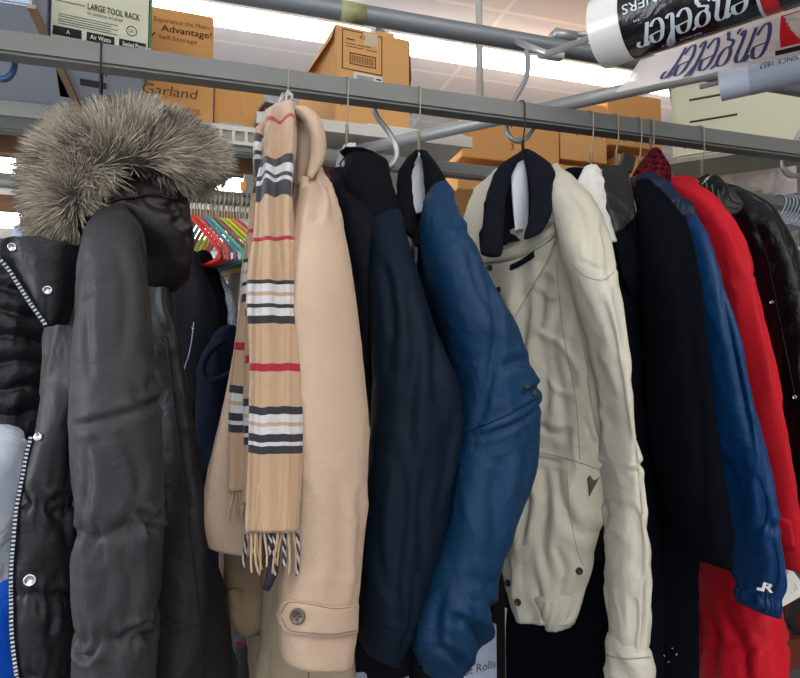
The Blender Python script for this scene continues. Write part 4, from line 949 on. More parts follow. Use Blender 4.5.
# ================================================================ BLACK-COLLARED NAVY COAT
def cape(label, rows, hanger_obj=None, seed=1):
    o = loft('paper_cape', M_paper, None, rows, n=40, mr=40, bottom='hem', disp=folds(seed, .002, 20, 6, .001, 30))
    return tag(o, label, 'paper hanger cover', 'paper hanger covers')
t, x, zn = hanger(348, 146, 'wire hanger with paper cape in the black-collared navy coat', M_wire)
cape('white paper hanger cover peeking left of the black hood collar', [(344, 146, 1.0, 352, 146, .98, .01), (337, 160, 1.02, 356, 158, .96, .016), (334, 182, 1.03, 350, 180, .96, .016)], seed=2)
cc = thing('navy_coat', 'dark navy coat with thick black hooded collar, next right of the camel coat', 'coat', (x, .98, 1.0))
nf = folds(41, .008, 11, 1.6, .003, 12, .0008, 60)
M_yoke = mat('navy_shade_and_seam', (9, 14, 22), .75, 0, .1, 6, .2, 300, crinkle=.2, cscale=14, spec=.12)  # same navy fabric with its upper shade put into the colour; also a seam
body = loft('body', M_navynyl, cc, [(344, 210, 1.1, 392, 205, .86, .06), (344, 280, 1.1, 418, 280, .84, .08), (348, 400, 1.1, 430, 400, .84, .09), (350, 520, 1.1, 424, 520, .84, .09), (352, 600, 1.08, 410, 600, .84, .09), (354, 664, 1.06, 396, 668, .84, .09)], n=90, mr=100, disp=nf)
s1_ = loft('sleeve', M_navynyl, cc, [(362, 186, .91, 380, 182, .91, .03), (362, 208, .87, 396, 206, .87, .05), (364, 238, .82, 407, 236, .82, .07), (366, 290, .79, 424, 288, .79, .10), (369, 340, .78, 440, 338, .78, .11), (371, 380, .77, 457, 376, .77, .115), (370, 410, .77, 461, 408, .77, .12), (365, 470, .77, 454, 470, .77, .12),
    (361, 530, .77, 443, 535, .77, .12), (358, 590, .77, 424, 598, .77, .12), (356, 622, .775, 412, 634, .775, .11), (356, 640, .78, 404, 656, .78, .10)], n=110, mr=150, disp=creases(folds(42, .006, 12, 1.3, .002, 12, .0006), [([(392, 300), (400, 350), (394, 420), (398, 480)], .004, 6), ([(428, 330), (420, 380), (432, 430), (420, 480)], .004, 7), ([(382, 430), (388, 500), (380, 560), (384, 620)], .004, 6), ([(410, 450), (404, 510), (412, 560)], .004, 5), ([(372, 260), (380, 320), (378, 380)], .005, 5), ([(440, 400), (436, 450), (424, 500)], .003, 4), ([(374, 460), (366, 520), (372, 580)], .003, 4), ([(396, 560), (400, 600), (392, 640)], .003, 4), ([(359, 612), (385, 615), (418, 618)], .0015, 2)]))
ib = loft('lining_hem', M_blackcloth, cc, [(356, 640, .80, 420, 640, .80, .05), (356, 662, .80, 414, 666, .80, .05), (366, 674, .80, 400, 674, .80, .04)], n=40, mr=30, disp=folds(43, .004, 20, 3))
sh = loft('shoulder_yoke', M_yoke, cc, [(330, 176, .95, 352, 170, .93, .04), (334, 196, .88, 372, 200, .86, .06), (342, 225, .85, 382, 228, .83, .06), (352, 262, .83, 378, 262, .82, .045), (362, 320, .82, 376, 320, .81, .03), (366, 380, .82, 374, 380, .81, .02)], n=56, mr=70, bottom='round', disp=folds(44, .006, 14, 6))
col = loft('hood_collar', M_blackcloth, cc, [(346, 156, .96, 366, 150, .95, .025), (340, 160, .93, 382, 158, .92, .05), (338, 174, .89, 391, 176, .89, .07), (342, 192, .86, 395, 198, .87, .075), (350, 210, .84, 398, 220, .86, .06), (366, 228, .83, 400, 238, .85, .035)], n=84, mr=80, bottom='round', disp=folds(45, .009, 16, 6, .003, 24))
c3 = loft('collar_edge', M_blackcloth, cc, [(342, 150, .95, 352, 158, .95, .02), (356, 147, .93, 364, 160, .93, .025), (374, 153, .91, 374, 168, .91, .03), (386, 166, .89, 380, 182, .89, .03), (393, 185, .87, 383, 198, .87, .03), (397, 212, .86, 386, 216, .86, .02)], n=40, mr=60, bottom='round', disp=folds(46, .003, 20, 12))
b = MB(); b.tube([P(344, 158, .93), P(347, 166, .92), P(344, 172, .92), P(340, 164, .93)], .0016, 6, closed=True); b.build('hanging_loop', M_btn, cc)
# ================================================================ NAVY BLUE BOMBER
t, x, zn = hanger(420, 152, 'wire hanger with pale paper cape in the bright navy bomber', M_wire)
bo = thing('blue_bomber_jacket', 'bright navy nylon bomber jacket with black collar, bent sleeve with elbow seam', 'jacket', (x, .98, 1.0))
cape('white paper hanger cover inside the black collar of the blue bomber jacket', [(417, 152, .985, 423, 151, .985, .01), (411, 165, .95, 426, 163, .97, .012), (409, 185, .92, 427, 183, .95, .012), (413, 212, .90, 426, 210, .93, .01)], seed=3)
ci = loft('inner_collar', M_blackcloth, bo, [(414, 152, 1.02, 428, 152, 1.0, .012), (404, 170, 1.0, 438, 168, .98, .02), (402, 200, .97, 438, 196, .95, .02), (410, 236, .92, 430, 236, .9, .02)], n=40, mr=30)
cl = loft('collar', M_blackcloth, bo, [(412, 153, .95, 419, 151, .95, .012), (401, 168, .92, 412, 170, .92, .02), (396, 188, .90, 411, 192, .90, .022), (397, 210, .88, 414, 214, .88, .02), (404, 230, .86, 420, 238, .86, .015)], n=40, mr=50, bottom='round', disp=folds(50, .002, 20, 8))
cl2 = loft('collar', M_blackcloth, bo, [(419, 151, .955, 426, 152, .955, .012), (423, 160, .93, 437, 166, .93, .02), (426, 178, .90, 447, 186, .90, .024), (425, 200, .88, 440, 206, .88, .022), (419, 220, .86, 430, 230, .86, .018), (412, 240, .84, 421, 246, .84, .012)], n=44, mr=50, bottom='round', disp=folds(51, .002, 20, 8))
body = loft('body', M_bluenyl, bo, [(404, 216, 1.08, 440, 206, .87, .05), (404, 280, 1.1, 470, 280, .85, .08), (404, 400, 1.1, 490, 400, .85, .09), (402, 520, 1.1, 474, 520, .85, .09), (402, 600, 1.08, 458, 600, .85, .09), (404, 664, 1.06, 446, 664, .85, .08)], n=90, mr=90, disp=folds(52, .008, 11, 1.6, .003, 14))
s2_ = loft('sleeve', M_bluenyl, bo, [(430, 190, .87, 448, 184, .87, .03), (420, 212, .83, 462, 208, .83, .07), (420, 245, .80, 473, 242, .80, .10), (428, 290, .785, 489, 284, .785, .11), (438, 330, .78, 510, 322, .78, .12), (446, 362, .775, 522, 352, .775, .11), (452, 392, .77, 533, 384, .77, .11), (452, 420, .77, 534, 412, .77, .11),
    (446, 460, .77, 530, 460, .77, .11), (436, 510, .77, 515, 515, .77, .11), (424, 560, .77, 498, 566, .77, .11), (410, 600, .77, 484, 612, .77, .11), (402, 632, .77, 474, 644, .77, .10), (412, 655, .775, 460, 664, .775, .08)],
    n=120, mr=190, bottom='round', disp=creases(folds(53, .006, 11, 2.0, .003, 14, .0010, 60), [([(458, 436), (480, 427), (505, 416), (538, 398)], .004, 2.5), ([(470, 270), (476, 320), (470, 385), (460, 430)], .004, 4), ([(476, 372), (500, 362), (528, 366)], .003, 5), ([(500, 395), (520, 388), (538, 384)], .004, 3), ([(455, 250), (462, 290), (480, 330)], .004, 6), ([(440, 225), (452, 236), (470, 238)], .003, 5),
     ([(480, 450), (474, 500), (480, 550)], .004, 7), ([(508, 440), (504, 480), (496, 520)], .003, 6), ([(430, 600), (448, 606), (466, 624), (470, 650)], .007, 5), ([(452, 590), (462, 612), (470, 640)], .006, 4), ([(420, 630), (440, 640), (452, 656)], .006, 4), ([(470, 590), (484, 600), (492, 612)], .004, 4), ([(446, 560), (470, 572), (494, 570)], .003, 6), ([(428, 580), (420, 610), (424, 640)], .004, 5)]))
surf_line([(458, 436), (480, 427), (505, 416), (538, 398)], s2_, M_yoke, bo, r=.0006)
bc = loft('knit_cuff', M_blackcloth, bo, [(408, 650, .78, 456, 656, .78, .07), (410, 690, .78, 448, 690, .78, .07), (412, 720, .78, 446, 720, .78, .07)], n=50, mr=30, disp=lambda q, px, py: .0015*math.sin(px*1.6))
disc_button(526, 386, s2_, M_btn, bo, 'snap', r=.004, h=.003)
disc_button(534, 394, s2_, M_btn, bo, 'snap', r=.004, h=.003)
# ================================================================ BEIGE JACKET
t, x, zn = hanger(524, 160, 'dark wire hanger with long pale paper cape in the beige jacket', M_blackwire)
be = thing('beige_jacket', 'beige cotton jacket with navy corduroy collar and snap front', 'jacket', (x, .98, 1.0))
cape('long white paper hanger cover inside the navy corduroy collar', [(517, 164, .97, 524, 160, .97, .006), (512, 174, .95, 527, 172, .96, .008), (513, 200, .94, 528, 198, .95, .008), (515, 229, .93, 527, 227, .94, .006)], seed=4)
ci = loft('inner_collar', M_cord, be, [(514, 156, 1.02, 532, 156, 1.0, .012), (500, 180, 1.02, 546, 178, .98, .016), (494, 215, 1.0, 548, 210, .96, .016), (492, 245, .97, 545, 235, .93, .016)], n=40, mr=36)
cl = loft('collar', M_cord, be, [(518, 153, .96, 524, 150, .96, .010), (500, 164, .94, 514, 170, .94, .018), (489, 188, .92, 507, 196, .92, .022), (484, 215, .90, 503, 224, .90, .022), (480, 240, .885, 502, 246, .885, .02), (480, 252, .88, 500, 255, .88, .012)], n=48, mr=60, bottom='round', disp=folds(60, .002, 20, 8))
cl2 = loft('collar', M_cord, be, [(523, 150, .96, 531, 151, .96, .010), (529, 160, .94, 545, 160, .94, .018), (531, 178, .92, 554, 173, .92, .022), (531, 200, .90, 554, 195, .90, .024), (529, 220, .885, 550, 216, .885, .022), (524, 238, .875, 543, 230, .875, .016)], n=48, mr=60, bottom='round', disp=folds(61, .002, 20, 8))
bf = folds(62, .011, 15, 1.6, .006, 20, .0008, 60)
body = loft('body', M_beige, be, [(482, 250, 1.04, 562, 226, .89, .04), (482, 268, 1.06, 588, 252, .86, .06), (486, 320, 1.06, 600, 312, .85, .08), (494, 400, 1.04, 604, 400, .85, .09), (501, 470, 1.02, 603, 470, .85, .09), (502, 530, 1.0, 594, 530, .85, .09), (505, 575, .98, 584, 570, .86, .08), (509, 600, .97, 580, 606, .87, .07), (515, 614, .96, 574, 620, .87, .06)], n=170, mr=190, disp=creases(bf, [([(540, 270), (546, 330), (540, 400), (548, 445)], .006, 5), ([(562, 260), (560, 320), (566, 390), (560, 440)], .005, 5), ([(578, 300), (572, 350), (580, 400), (586, 450)], .005, 4), ([(524, 300), (522, 350), (530, 400), (528, 445)], .005, 5), ([(508, 350), (514, 400), (510, 440)], .004, 4),
    ([(536, 452), (556, 456), (584, 462)], .004, 2), ([(545, 462), (548, 500), (540, 540)], .006, 4), ([(560, 464), (566, 500), (560, 540), (566, 580)], .006, 5), ([(574, 466), (580, 500), (590, 535)], .006, 4), ([(530, 470), (524, 520), (528, 560)], .005, 5), ([(516, 540), (520, 570), (514, 596)], .004, 4), ([(552, 520), (548, 570), (554, 606)], .005, 4), ([(572, 540), (576, 566), (570, 590)], .004, 3), ([(556, 420), (570, 432), (590, 430)], .005, 4)]))
far = loft('far_shoulder', M_beige, be, [(494, 170, 1.06, 504, 172, 1.02, .02), (476, 190, 1.12, 496, 196, 1.04, .03), (466, 215, 1.15, 492, 225, 1.04, .04), (462, 260, 1.16, 492, 270, 1.04, .04), (468, 360, 1.16, 500, 360, 1.04, .04)], n=48, mr=50, disp=folds(63, .004, 16, 4))
s3_ = loft('sleeve', M_beige, be, [(549, 168, .95, 558, 164, .95, .02), (548, 186, .91, 577, 182, .90, .04), (552, 212, .87, 594, 206, .86, .06), (560, 245, .82, 607, 240, .81, .075), (570, 280, .79, 614, 275, .785, .08), (582, 330, .77, 621, 325, .77, .08), (592, 380, .765, 627, 375, .765, .08), (600, 430, .76, 633, 430, .76, .08), (604, 480, .755, 640, 480, .755, .08),
    (606, 530, .75, 646, 530, .75, .08), (606, 590, .75, 649, 590, .75, .08), (607, 645, .75, 650, 650, .75, .07)], n=120, mr=230, disp=creases(folds(65, .004, 14, 1.6, .002, 20, .0006, 70), [([(560, 190), (574, 210), (580, 240), (574, 275)], .004, 4), ([(566, 262), (584, 274), (610, 272)], .0016, 2), ([(590, 230), (596, 255), (592, 290)], .004, 4), ([(598, 290), (602, 330), (606, 380)], .006, 4), ([(584, 300), (592, 340), (600, 390), (606, 440)], .006, 4), ([(614, 330), (616, 380), (622, 430)], .004, 4),
    ([(612, 440), (620, 480), (616, 520)], .005, 4), ([(626, 430), (634, 480), (636, 520)], .004, 3), ([(608, 500), (618, 540), (614, 580)], .006, 4), ([(632, 520), (642, 550), (640, 590)], .005, 4), ([(622, 560), (626, 600), (620, 640)], .005, 4), ([(612, 590), (614, 620), (612, 648)], .005, 3), ([(640, 590), (634, 620), (640, 645)], .004, 3), ([(606, 470), (616, 466), (630, 458)], .004, 3)]))
shd = s3_
cuf = loft('cuff', M_beige, be, [(606, 646, .75, 651, 650, .75, .078), (607, 668, .75, 652, 672, .75, .078), (608, 700, .75, 651, 700, .75, .078)], n=60, mr=30, disp=folds(66, .004, 20, 3, .003, 26))
surf_line([(607, 655), (625, 659), (650, 657)], [cuf, s3_], M_beiged, be, r=.001)
surf_line([(570, 262), (585, 276), (603, 280), (614, 272)], s3_, M_beiged, be, name='stitching', r=.0006)
surf_line([(556, 262), (563, 330), (576, 400), (580, 460)], [body, shd], M_beiged, be, name='stitching', r=.0006)
# front placket with snaps, collar stand, pockets
st = surf_patch([(483, 256), (500, 251), (520, 245), (540, 235), (554, 224)], [(484, 264), (502, 262), (524, 256), (544, 246), (557, 234)], [body, shd], M_beige, be, 'collar_stand', off=.010, th=.006, Yf=.87)
lpl = surf_patch([(485, 264), (505, 262), (530, 253), (558, 236)], [(503, 344), (510, 330), (522, 305), (548, 262)], [body, shd], M_beige, be, 'front_flap', off=.008, th=.005, Yf=.87, nu=30, nv=22, disp=lambda p, x_, y_: .003*noise.noise(V((x_*.06, y_*.06, 0))))
surf_line([(487, 262), (506, 258), (530, 249), (556, 232)], [st, lpl], M_beiged, be, name='stitching', r=.0006)
surf_line([(505, 342), (512, 327), (524, 302), (549, 262)], lpl, M_beiged, be, name='stitching', r=.0006)
surf_patch([(510, 265), (522, 259), (534, 251)], [(510, 271), (523, 265), (535, 257)], [lpl, body], M_cord, be, 'navy_tab', off=.004, th=.002, nu=12, nv=5, Yf=.86)
for (x_, y_) in ((490, 268), (499, 290), (518, 602), (508, 583), (579, 571)): disc_button(x_, y_, [lpl, body], M_btn, be, 'snap', r=.0055, h=.0035, Yf=.87)
surf_line([(538, 452), (556, 456), (578, 462), (600, 470)], [body], M_beiged, be, name='stitching', r=.0007)
surf_line([(505, 345), (520, 395), (528, 450)], [body], M_beiged, be, name='stitching', r=.0007)
pk_ = surf_patch([(587, 478), (588, 486), (589, 497)], [(590, 475), (594, 480), (600, 476)], [s3_, body], mat('pocket_shade', (84, 80, 66), .8), be, 'pocket_shadow', off=.002, th=.002, nu=10, nv=5)  # dark triangle painting the shadow at the pocket
surf_line([(567, 470), (570, 510), (576, 545), (583, 565)], body, M_beiged, be, name='stitching', r=.0006)
hb = loft('hem_band', M_beige, be, [(534, 598, .90, 580, 586, .88, .06), (538, 612, .90, 579, 602, .88, .06), (544, 626, .90, 575, 618, .88, .05)], n=90, mr=30, top='flat', disp=lambda q, px, py: .0008*math.sin(px*.9+py*.1)+.002*noise.noise(V((px*.15, py*.05, 0))))
# ================================================================ BLACK JACKET WITH WHITE LINING (between beige and wool)
t, x, zn = hanger(592, 172, 'thin wire hanger just left of the leather-collared coat', M_wire)
bj = thing('black_jacket', 'black jacket with crumpled white lining showing, squeezed behind the beige jacket', 'jacket', (x, 1, 1.1))
loft('body', M_blackcloth, bj, [(560, 178, 1.05, 584, 172, .95, .03), (556, 194, 1.08, 594, 190, .90, .04), (560, 240, 1.1, 606, 240, .87, .05), (566, 400, 1.1, 606, 400, .87, .05), (566, 560, 1.1, 604, 560, .87, .05)], n=50, mr=50, disp=folds(70, .005, 12, 2))
loft('collar', M_blackcloth, bj, [(556, 176, .98, 560, 182, .98, .012), (568, 168, .96, 572, 180, .96, .016), (584, 168, .95, 586, 178, .95, .016), (592, 172, .94, 592, 178, .94, .01)], n=28, mr=30, bottom='round')
wl = loft('white_lining', mat('white_cotton', (214, 212, 204), .8, crinkle=.4, cscale=30), bj, [(584, 168, .93, 598, 166, .92, .012), (576, 180, .92, 606, 180, .90, .025), (576, 196, .91, 608, 200, .88, .03), (590, 214, .89, 610, 224, .86, .025), (604, 236, .87, 612, 240, .85, .012)], n=48, mr=50, bottom='round', disp=folds(71, .005, 24, 12, .003, 40))
# ================================================================ BLACK WOOL COAT WITH LEATHER COLLAR
t, x, zn = hanger(617, 168, 'thin wire hanger holding the black wool coat', M_wire)
wc = thing('wool_coat', 'long black wool coat with black leather lapel collar', 'coat', (x, 1, .9))
wlf = folds(80, .010, 10, 1.0, .002, 10, .0006, 90, ridge=.3)
body = loft('body', M_bwool, wc, [(606, 190, 1.06, 640, 184, .92, .04), (600, 225, 1.1, 676, 222, .88, .05), (590, 300, 1.12, 700, 300, .86, .07), (560, 400, 1.13, 704, 400, .86, .08), (530, 500, 1.14, 704, 500, .87, .09), (508, 600, 1.15, 700, 600, .87, .09), (504, 680, 1.15, 699, 680, .87, .09), (504, 760, 1.15, 700, 760, .87, .09)], n=110, mr=130, disp=wlf)
s4 = loft('sleeve', M_bwool, wc, [(636, 182, .91, 650, 182, .91, .03), (638, 204, .87, 670, 206, .87, .05), (640, 230, .83, 688, 228, .83, .07), (640, 275, .81, 700, 272, .81, .085), (644, 340, .80, 706, 340, .80, .10), (648, 410, .795, 713, 410, .795, .105), (656, 480, .79, 722, 480, .79, .11), (663, 530, .79, 728, 532, .79, .11), (668, 547, .79, 727, 566, .79, .10)], n=90, mr=130, disp=creases(folds(81, .005, 10, 1.2, .0015, 12, .0006, 90, ridge=.2), [([(668, 250), (666, 340), (672, 440), (668, 540)], .006, 6), ([(690, 260), (694, 340), (700, 430)], .004, 5), ([(700, 560), (712, 548), (727, 520)], .004, 5)]))
frnt = loft('front_panel', M_bwool, wc, [(608, 232, .90, 640, 200, .88, .02), (612, 260, .88, 645, 250, .86, .03), (614, 340, .88, 648, 340, .86, .04), (616, 450, .88, 656, 450, .86, .045), (618, 600, .88, 664, 600, .86, .05), (618, 740, .88, 664, 740, .86, .05)], n=50, mr=80, disp=folds(82, .006, 14, 1.2))
lc = loft('leather_collar', M_leather, wc, [(602, 167, .93, 626, 166, .93, .008), (602, 180, .905, 628, 180, .905, .014), (604, 196, .885, 631, 196, .885, .016), (606, 212, .87, 635, 210, .87, .016), (610, 224, .865, 634, 219, .865, .014), (613, 236, .86, 616, 234, .86, .006)], n=48, mr=70, p=3, bottom='round', disp=folds(83, .002, 20, 10))
surf_line([(625, 170), (629, 190), (634, 210), (624, 222), (614, 233)], lc, M_ink, wc, name='stitching', r=.0006)
b = MB(); b.tube([P(626, 166, .935), P(631, 190, .89), P(636, 212, .868)], .0018, 8); b.build('collar_edge', mat('grey_edge', (110, 112, 112), .5), wc)
b = MB(); b.box(P(627, 163, .945), (.024, .01, .03), R=Matrix.Rotation(.3, 3, 'Y')); b.build('collar_strap', M_leather, wc, smooth=False)
nl = loft('notch_lapel', M_bwool, wc, [(612, 238, .855, 622, 226, .86, .008), (616, 250, .85, 636, 246, .85, .012), (622, 275, .845, 648, 262, .845, .012), (634, 300, .85, 646, 282, .85, .01)], n=36, mr=30, bottom='round')
for k, (x_, y_) in enumerate(((664, 655), (672, 648), (668, 662), (676, 655))):
    q, nr = hit(x_, y_, [body], .87); b = MB(); b.tube([q+nr*.001, q+nr*.001+V((.004, 0, .003*(k-1.5)))], .0006, 5); b.build('lint_thread', M_label, wc)
# ================================================================ BLUE TRACK JACKET
t, x, zn = hanger(640, 178, 'wire hanger hidden behind the leather collar, holding the blue track jacket', M_wire)
tj = thing('track_jacket', 'royal blue nylon track jacket with elasticated cuff and small white emblem', 'jacket', (x, 1, 1.1))
body = loft('body', M_track2, tj, [(636, 190, 1.05, 680, 186, .92, .04), (640, 230, 1.08, 700, 225, .88, .06), (650, 320, 1.08, 712, 320, .88, .06), (660, 450, 1.08, 722, 450, .88, .06), (660, 560, 1.08, 724, 560, .88, .06)], n=60, mr=60, disp=folds(90, .006, 14, 2))
colj = loft('crumpled_collar', M_track2, tj, [(626, 182, .95, 632, 176, .95, .02), (636, 190, .92, 648, 174, .92, .04), (650, 206, .89, 668, 186, .89, .05), (666, 222, .87, 684, 198, .87, .055), (678, 236, .85, 694, 212, .85, .04), (690, 240, .84, 696, 226, .84, .02)], n=64, mr=70, bottom='round', disp=folds(91, .006, 22, 18, .005, 40, .001))
s5 = loft('sleeve', M_track, tj, [(672, 212, .87, 690, 208, .87, .04), (676, 245, .84, 705, 240, .84, .07), (684, 300, .82, 722, 295, .82, .08), (694, 350, .81, 735, 345, .81, .09), (704, 400, .805, 747, 395, .805, .095), (712, 450, .80, 757, 445, .80, .10), (720, 500, .80, 768, 500, .80, .10), (728, 545, .80, 775, 545, .80, .10), (735, 575, .80, 779, 580, .80, .09), (739, 592, .80, 777, 597, .80, .075)],
    n=90, mr=150, disp=creases(folds(92, .004, 11, 1.8, .002, 15, .0008, 60), [([(700, 290), (706, 350), (716, 410), (724, 460)], .005, 4), ([(730, 420), (738, 460), (736, 500), (744, 540)], .006, 5), ([(726, 470), (732, 500), (728, 530)], .005, 3), ([(752, 470), (756, 520), (752, 560)], .004, 5), ([(738, 530), (746, 560), (742, 586)], .005, 3), ([(762, 530), (764, 560), (760, 588)], .004, 3), ([(716, 300), (726, 350), (736, 400)], .003, 5), ([(730, 515), (745, 520), (760, 512)], .004, 4)]))
ck = loft('elastic_cuff', M_track, tj, [(738, 590, .80, 777, 594, .80, .075), (737, 598, .80, 777, 604, .80, .08), (739, 604, .80, 776, 611, .80, .075)], n=110, mr=24, disp=lambda q, px, py: .0022*math.sin(px*1.5)+.001*noise.noise(V((px*.4, py*.1, 0))))
q, nr = hit(767, 587, s5); ez_ = V((0, 0, 1)); nr = (nr*.3-RAY(767, 587)).normalized(); ex_ = ez_.cross(nr).normalized(); ez_ = nr.cross(ex_)
vs_, fs_2 = text_mesh('R', 1, shear=.2, bold=.03); b = MB(); b.add([q+nr*.004+ex_*(v.x*.026-.009)+ez_*(v.y*.018-.006) for v in vs_], fs_2)
b.box(q+nr*.004-ex_*.009-ez_*.004, (.008, .001, .004), R=Matrix((ex_, nr, ez_)).transposed()); b.build('emblem', M_label, tj, smooth=False)
# white paper tag behind the cuff
tp = MB(); c4 = [P(790, 567, .83), P(809, 592, .82), P(775, 611, .845), P(779, 575, .845)]
tp.add(c4+[p+V((0, .0012, 0)) for p in c4], [(0, 1, 2, 3), (7, 6, 5, 4), (0, 4, 5, 1), (1, 5, 6, 2), (2, 6, 7, 3), (3, 7, 4, 0)])
tgt = thing('paper_tag', 'white cleaning ticket with small print behind the blue elastic cuff', 'tag', c4[3]); tp.build('tag_card', M_label, tgt, smooth=False)
for i in range(6):
    b = MB(); a = c4[0].lerp(c4[3], .3+.1*i)+V((0, -.0012, 0)); e = c4[1].lerp(c4[2], .25+.1*i)+V((0, -.0012, 0)); b.tube([a.lerp(e, .15), a.lerp(e, .75)], .0005, 4); b.build('printed_line', mat('grey_ink', (130, 130, 135), .8), tgt)
# ================================================================ RED COAT
t, x, zn = hanger(652, 152, 'wire hanger rising from the red plaid collar', M_wire)
rc = thing('red_coat', 'bright red coat with dark red checked collar lining and buttoned cuff', 'coat', (x, 1, 1.0))
def plaidm():
    m = bpy.data.materials.new('buffalo_check'); m.use_nodes = True; nt = m.node_tree; bs = nt.nodes['Principled BSDF']; bs.inputs['Roughness'].default_value = .95; bs.inputs['Specular IOR Level'].default_value = .1
    tc = nt.nodes.new('ShaderNodeTexCoord'); ck = nt.nodes.new('ShaderNodeTexChecker'); ck.inputs['Scale'].default_value = 125
    mp = nt.nodes.new('ShaderNodeMapping'); mp.inputs['Rotation'].default_value = (.5, .3, .6); ck.inputs['Color1'].default_value = lin((104, 16, 30)); ck.inputs['Color2'].default_value = lin((30, 10, 16))
    nt.links.new(tc.outputs['Object'], mp.inputs[0]); nt.links.new(mp.outputs[0], ck.inputs['Vector']); nt.links.new(ck.outputs[0], bs.inputs['Base Color']); return m
M_ck = plaidm()
body = loft('body', M_redn, rc, [(664, 190, 1.05, 700, 182, .95, .04), (670, 240, 1.1, 730, 235, .90, .06), (680, 330, 1.12, 750, 330, .88, .07), (690, 440, 1.13, 770, 440, .88, .08), (692, 520, 1.13, 778, 520, .88, .09), (696, 580, 1.12, 782, 590, .88, .09), (696, 660, 1.1, 786, 660, .88, .10), (698, 760, 1.1, 790, 760, .88, .1)], n=110, mr=130, disp=creases(folds(100, .008, 12, 2, .003, 13, .001, 60), [([(706, 590), (722, 620), (716, 670)], .006, 4), ([(730, 610), (744, 632), (740, 678)], .006, 4), ([(752, 618), (768, 640), (770, 680)], .006, 4), ([(712, 640), (728, 650), (744, 640)], .005, 3), ([(756, 660), (770, 652), (782, 640)], .005, 3)]))
s6 = loft('sleeve', M_redc, rc, [(664, 186, .93, 682, 178, .93, .03), (680, 202, .89, 712, 196, .89, .06), (694, 232, .86, 733, 228, .86, .08), (706, 280, .84, 750, 276, .84, .09), (718, 340, .825, 763, 338, .825, .10), (728, 400, .82, 774, 396, .82, .105), (736, 450, .82, 783, 448, .82, .105), (744, 500, .82, 792, 500, .82, .105), (752, 540, .82, 798, 545, .82, .10), (758, 560, .82, 797, 566, .82, .095)], n=90, mr=130, disp=creases(folds(101, .004, 10, 1.6, .002, 14), [([(720, 284), (735, 278), (751, 282)], .002, 2), ([(704, 215), (716, 250), (728, 276)], .004, 5), ([(738, 285), (744, 340), (752, 400)], .004, 5), ([(762, 400), (768, 450), (776, 500)], .004, 4)]))
kt = surf_patch([(766, 519), (778, 517), (791, 520)], [(769, 548), (782, 548), (796, 549)], s6, M_redc, rc, 'cuff_strap', off=.007, th=.005, nu=14, nv=10)
disc_button(777, 528, kt, M_btn, rc, 'cuff_button', r=.006, h=.004)
h1 = loft('checked_lining', M_ck, rc, [(648, 152, .97, 654, 149, .97, .015), (638, 164, .95, 656, 160, .95, .03), (632, 178, .94, 650, 178, .94, .035), (630, 194, .93, 644, 196, .93, .025)], n=40, mr=40, bottom='round', disp=folds(102, .003, 20, 8))
h2 = loft('checked_collar', M_ck, rc, [(650, 150, .955, 658, 149, .955, .015), (648, 162, .93, 667, 160, .93, .03), (648, 176, .92, 672, 176, .92, .035), (652, 192, .91, 670, 192, .91, .03), (660, 205, .90, 668, 205, .90, .02)], n=44, mr=44, bottom='round', disp=folds(103, .003, 20, 8))
# ================================================================ BLACK LEATHER JACKET
t, x, zn = hanger(702, 178, 'wire hanger at the right holding the black leather jacket', M_wire)
lj = thing('leather_jacket', 'glossy black leather jacket, rightmost of the front row', 'jacket', (x, 1, 1.1))
body = loft('body', M_moto, lj, [(690, 188, 1.06, 720, 180, .98, .03), (700, 215, 1.1, 770, 205, .94, .06), (720, 270, 1.12, 800, 265, .92, .08), (740, 360, 1.12, 820, 360, .91, .09), (750, 450, 1.12, 830, 450, .91, .09), (752, 515, 1.12, 832, 518, .91, .09)], n=90, mr=100, disp=folds(110, .009, 12, 2, .004, 16))
s7 = loft('sleeve', M_moto, lj, [(722, 196, .93, 748, 194, .93, .04), (735, 222, .89, 775, 218, .89, .07), (748, 265, .87, 790, 260, .87, .09), (760, 320, .86, 802, 315, .86, .10), (770, 390, .85, 812, 385, .85, .10), (778, 450, .85, 824, 450, .85, .10), (782, 512, .85, 830, 512, .85, .10)], n=90, mr=120, disp=folds(111, .007, 12, 2.4, .004, 20, .001, 60))
lc2 = loft('collar', M_moto, lj, [(694, 192, .955, 700, 184, .955, .012), (700, 186, .94, 712, 174, .94, .02), (708, 200, .92, 722, 182, .92, .022), (718, 212, .91, 736, 194, .91, .02), (730, 216, .90, 742, 204, .90, .015)], n=40, mr=50, bottom='round', disp=folds(112, .002, 20, 12))
lc3 = loft('collar_back', M_moto, lj, [(684, 186, .99, 690, 192, .99, .012), (694, 180, .98, 698, 190, .98, .016), (706, 174, .97, 708, 184, .97, .014)], n=28, mr=20, bottom='round')
for k in range(3): surf_line([(706+k*6, 180+k*5), (708+k*6, 192+k*5), (714+k*6, 204+k*4)], lc2, mat('grey_piping', (105, 105, 104), .4), lj, name='piping', r=.0013)
surf_line([(748, 212), (765, 250), (776, 300), (786, 350), (796, 400)], s7, M_ink, lj, r=.0008)
disc_button(772, 302, s7, M_snap, lj, 'metal_snap', r=.0035); disc_button(795, 397, s7, M_snap, lj, 'metal_snap', r=.0035)
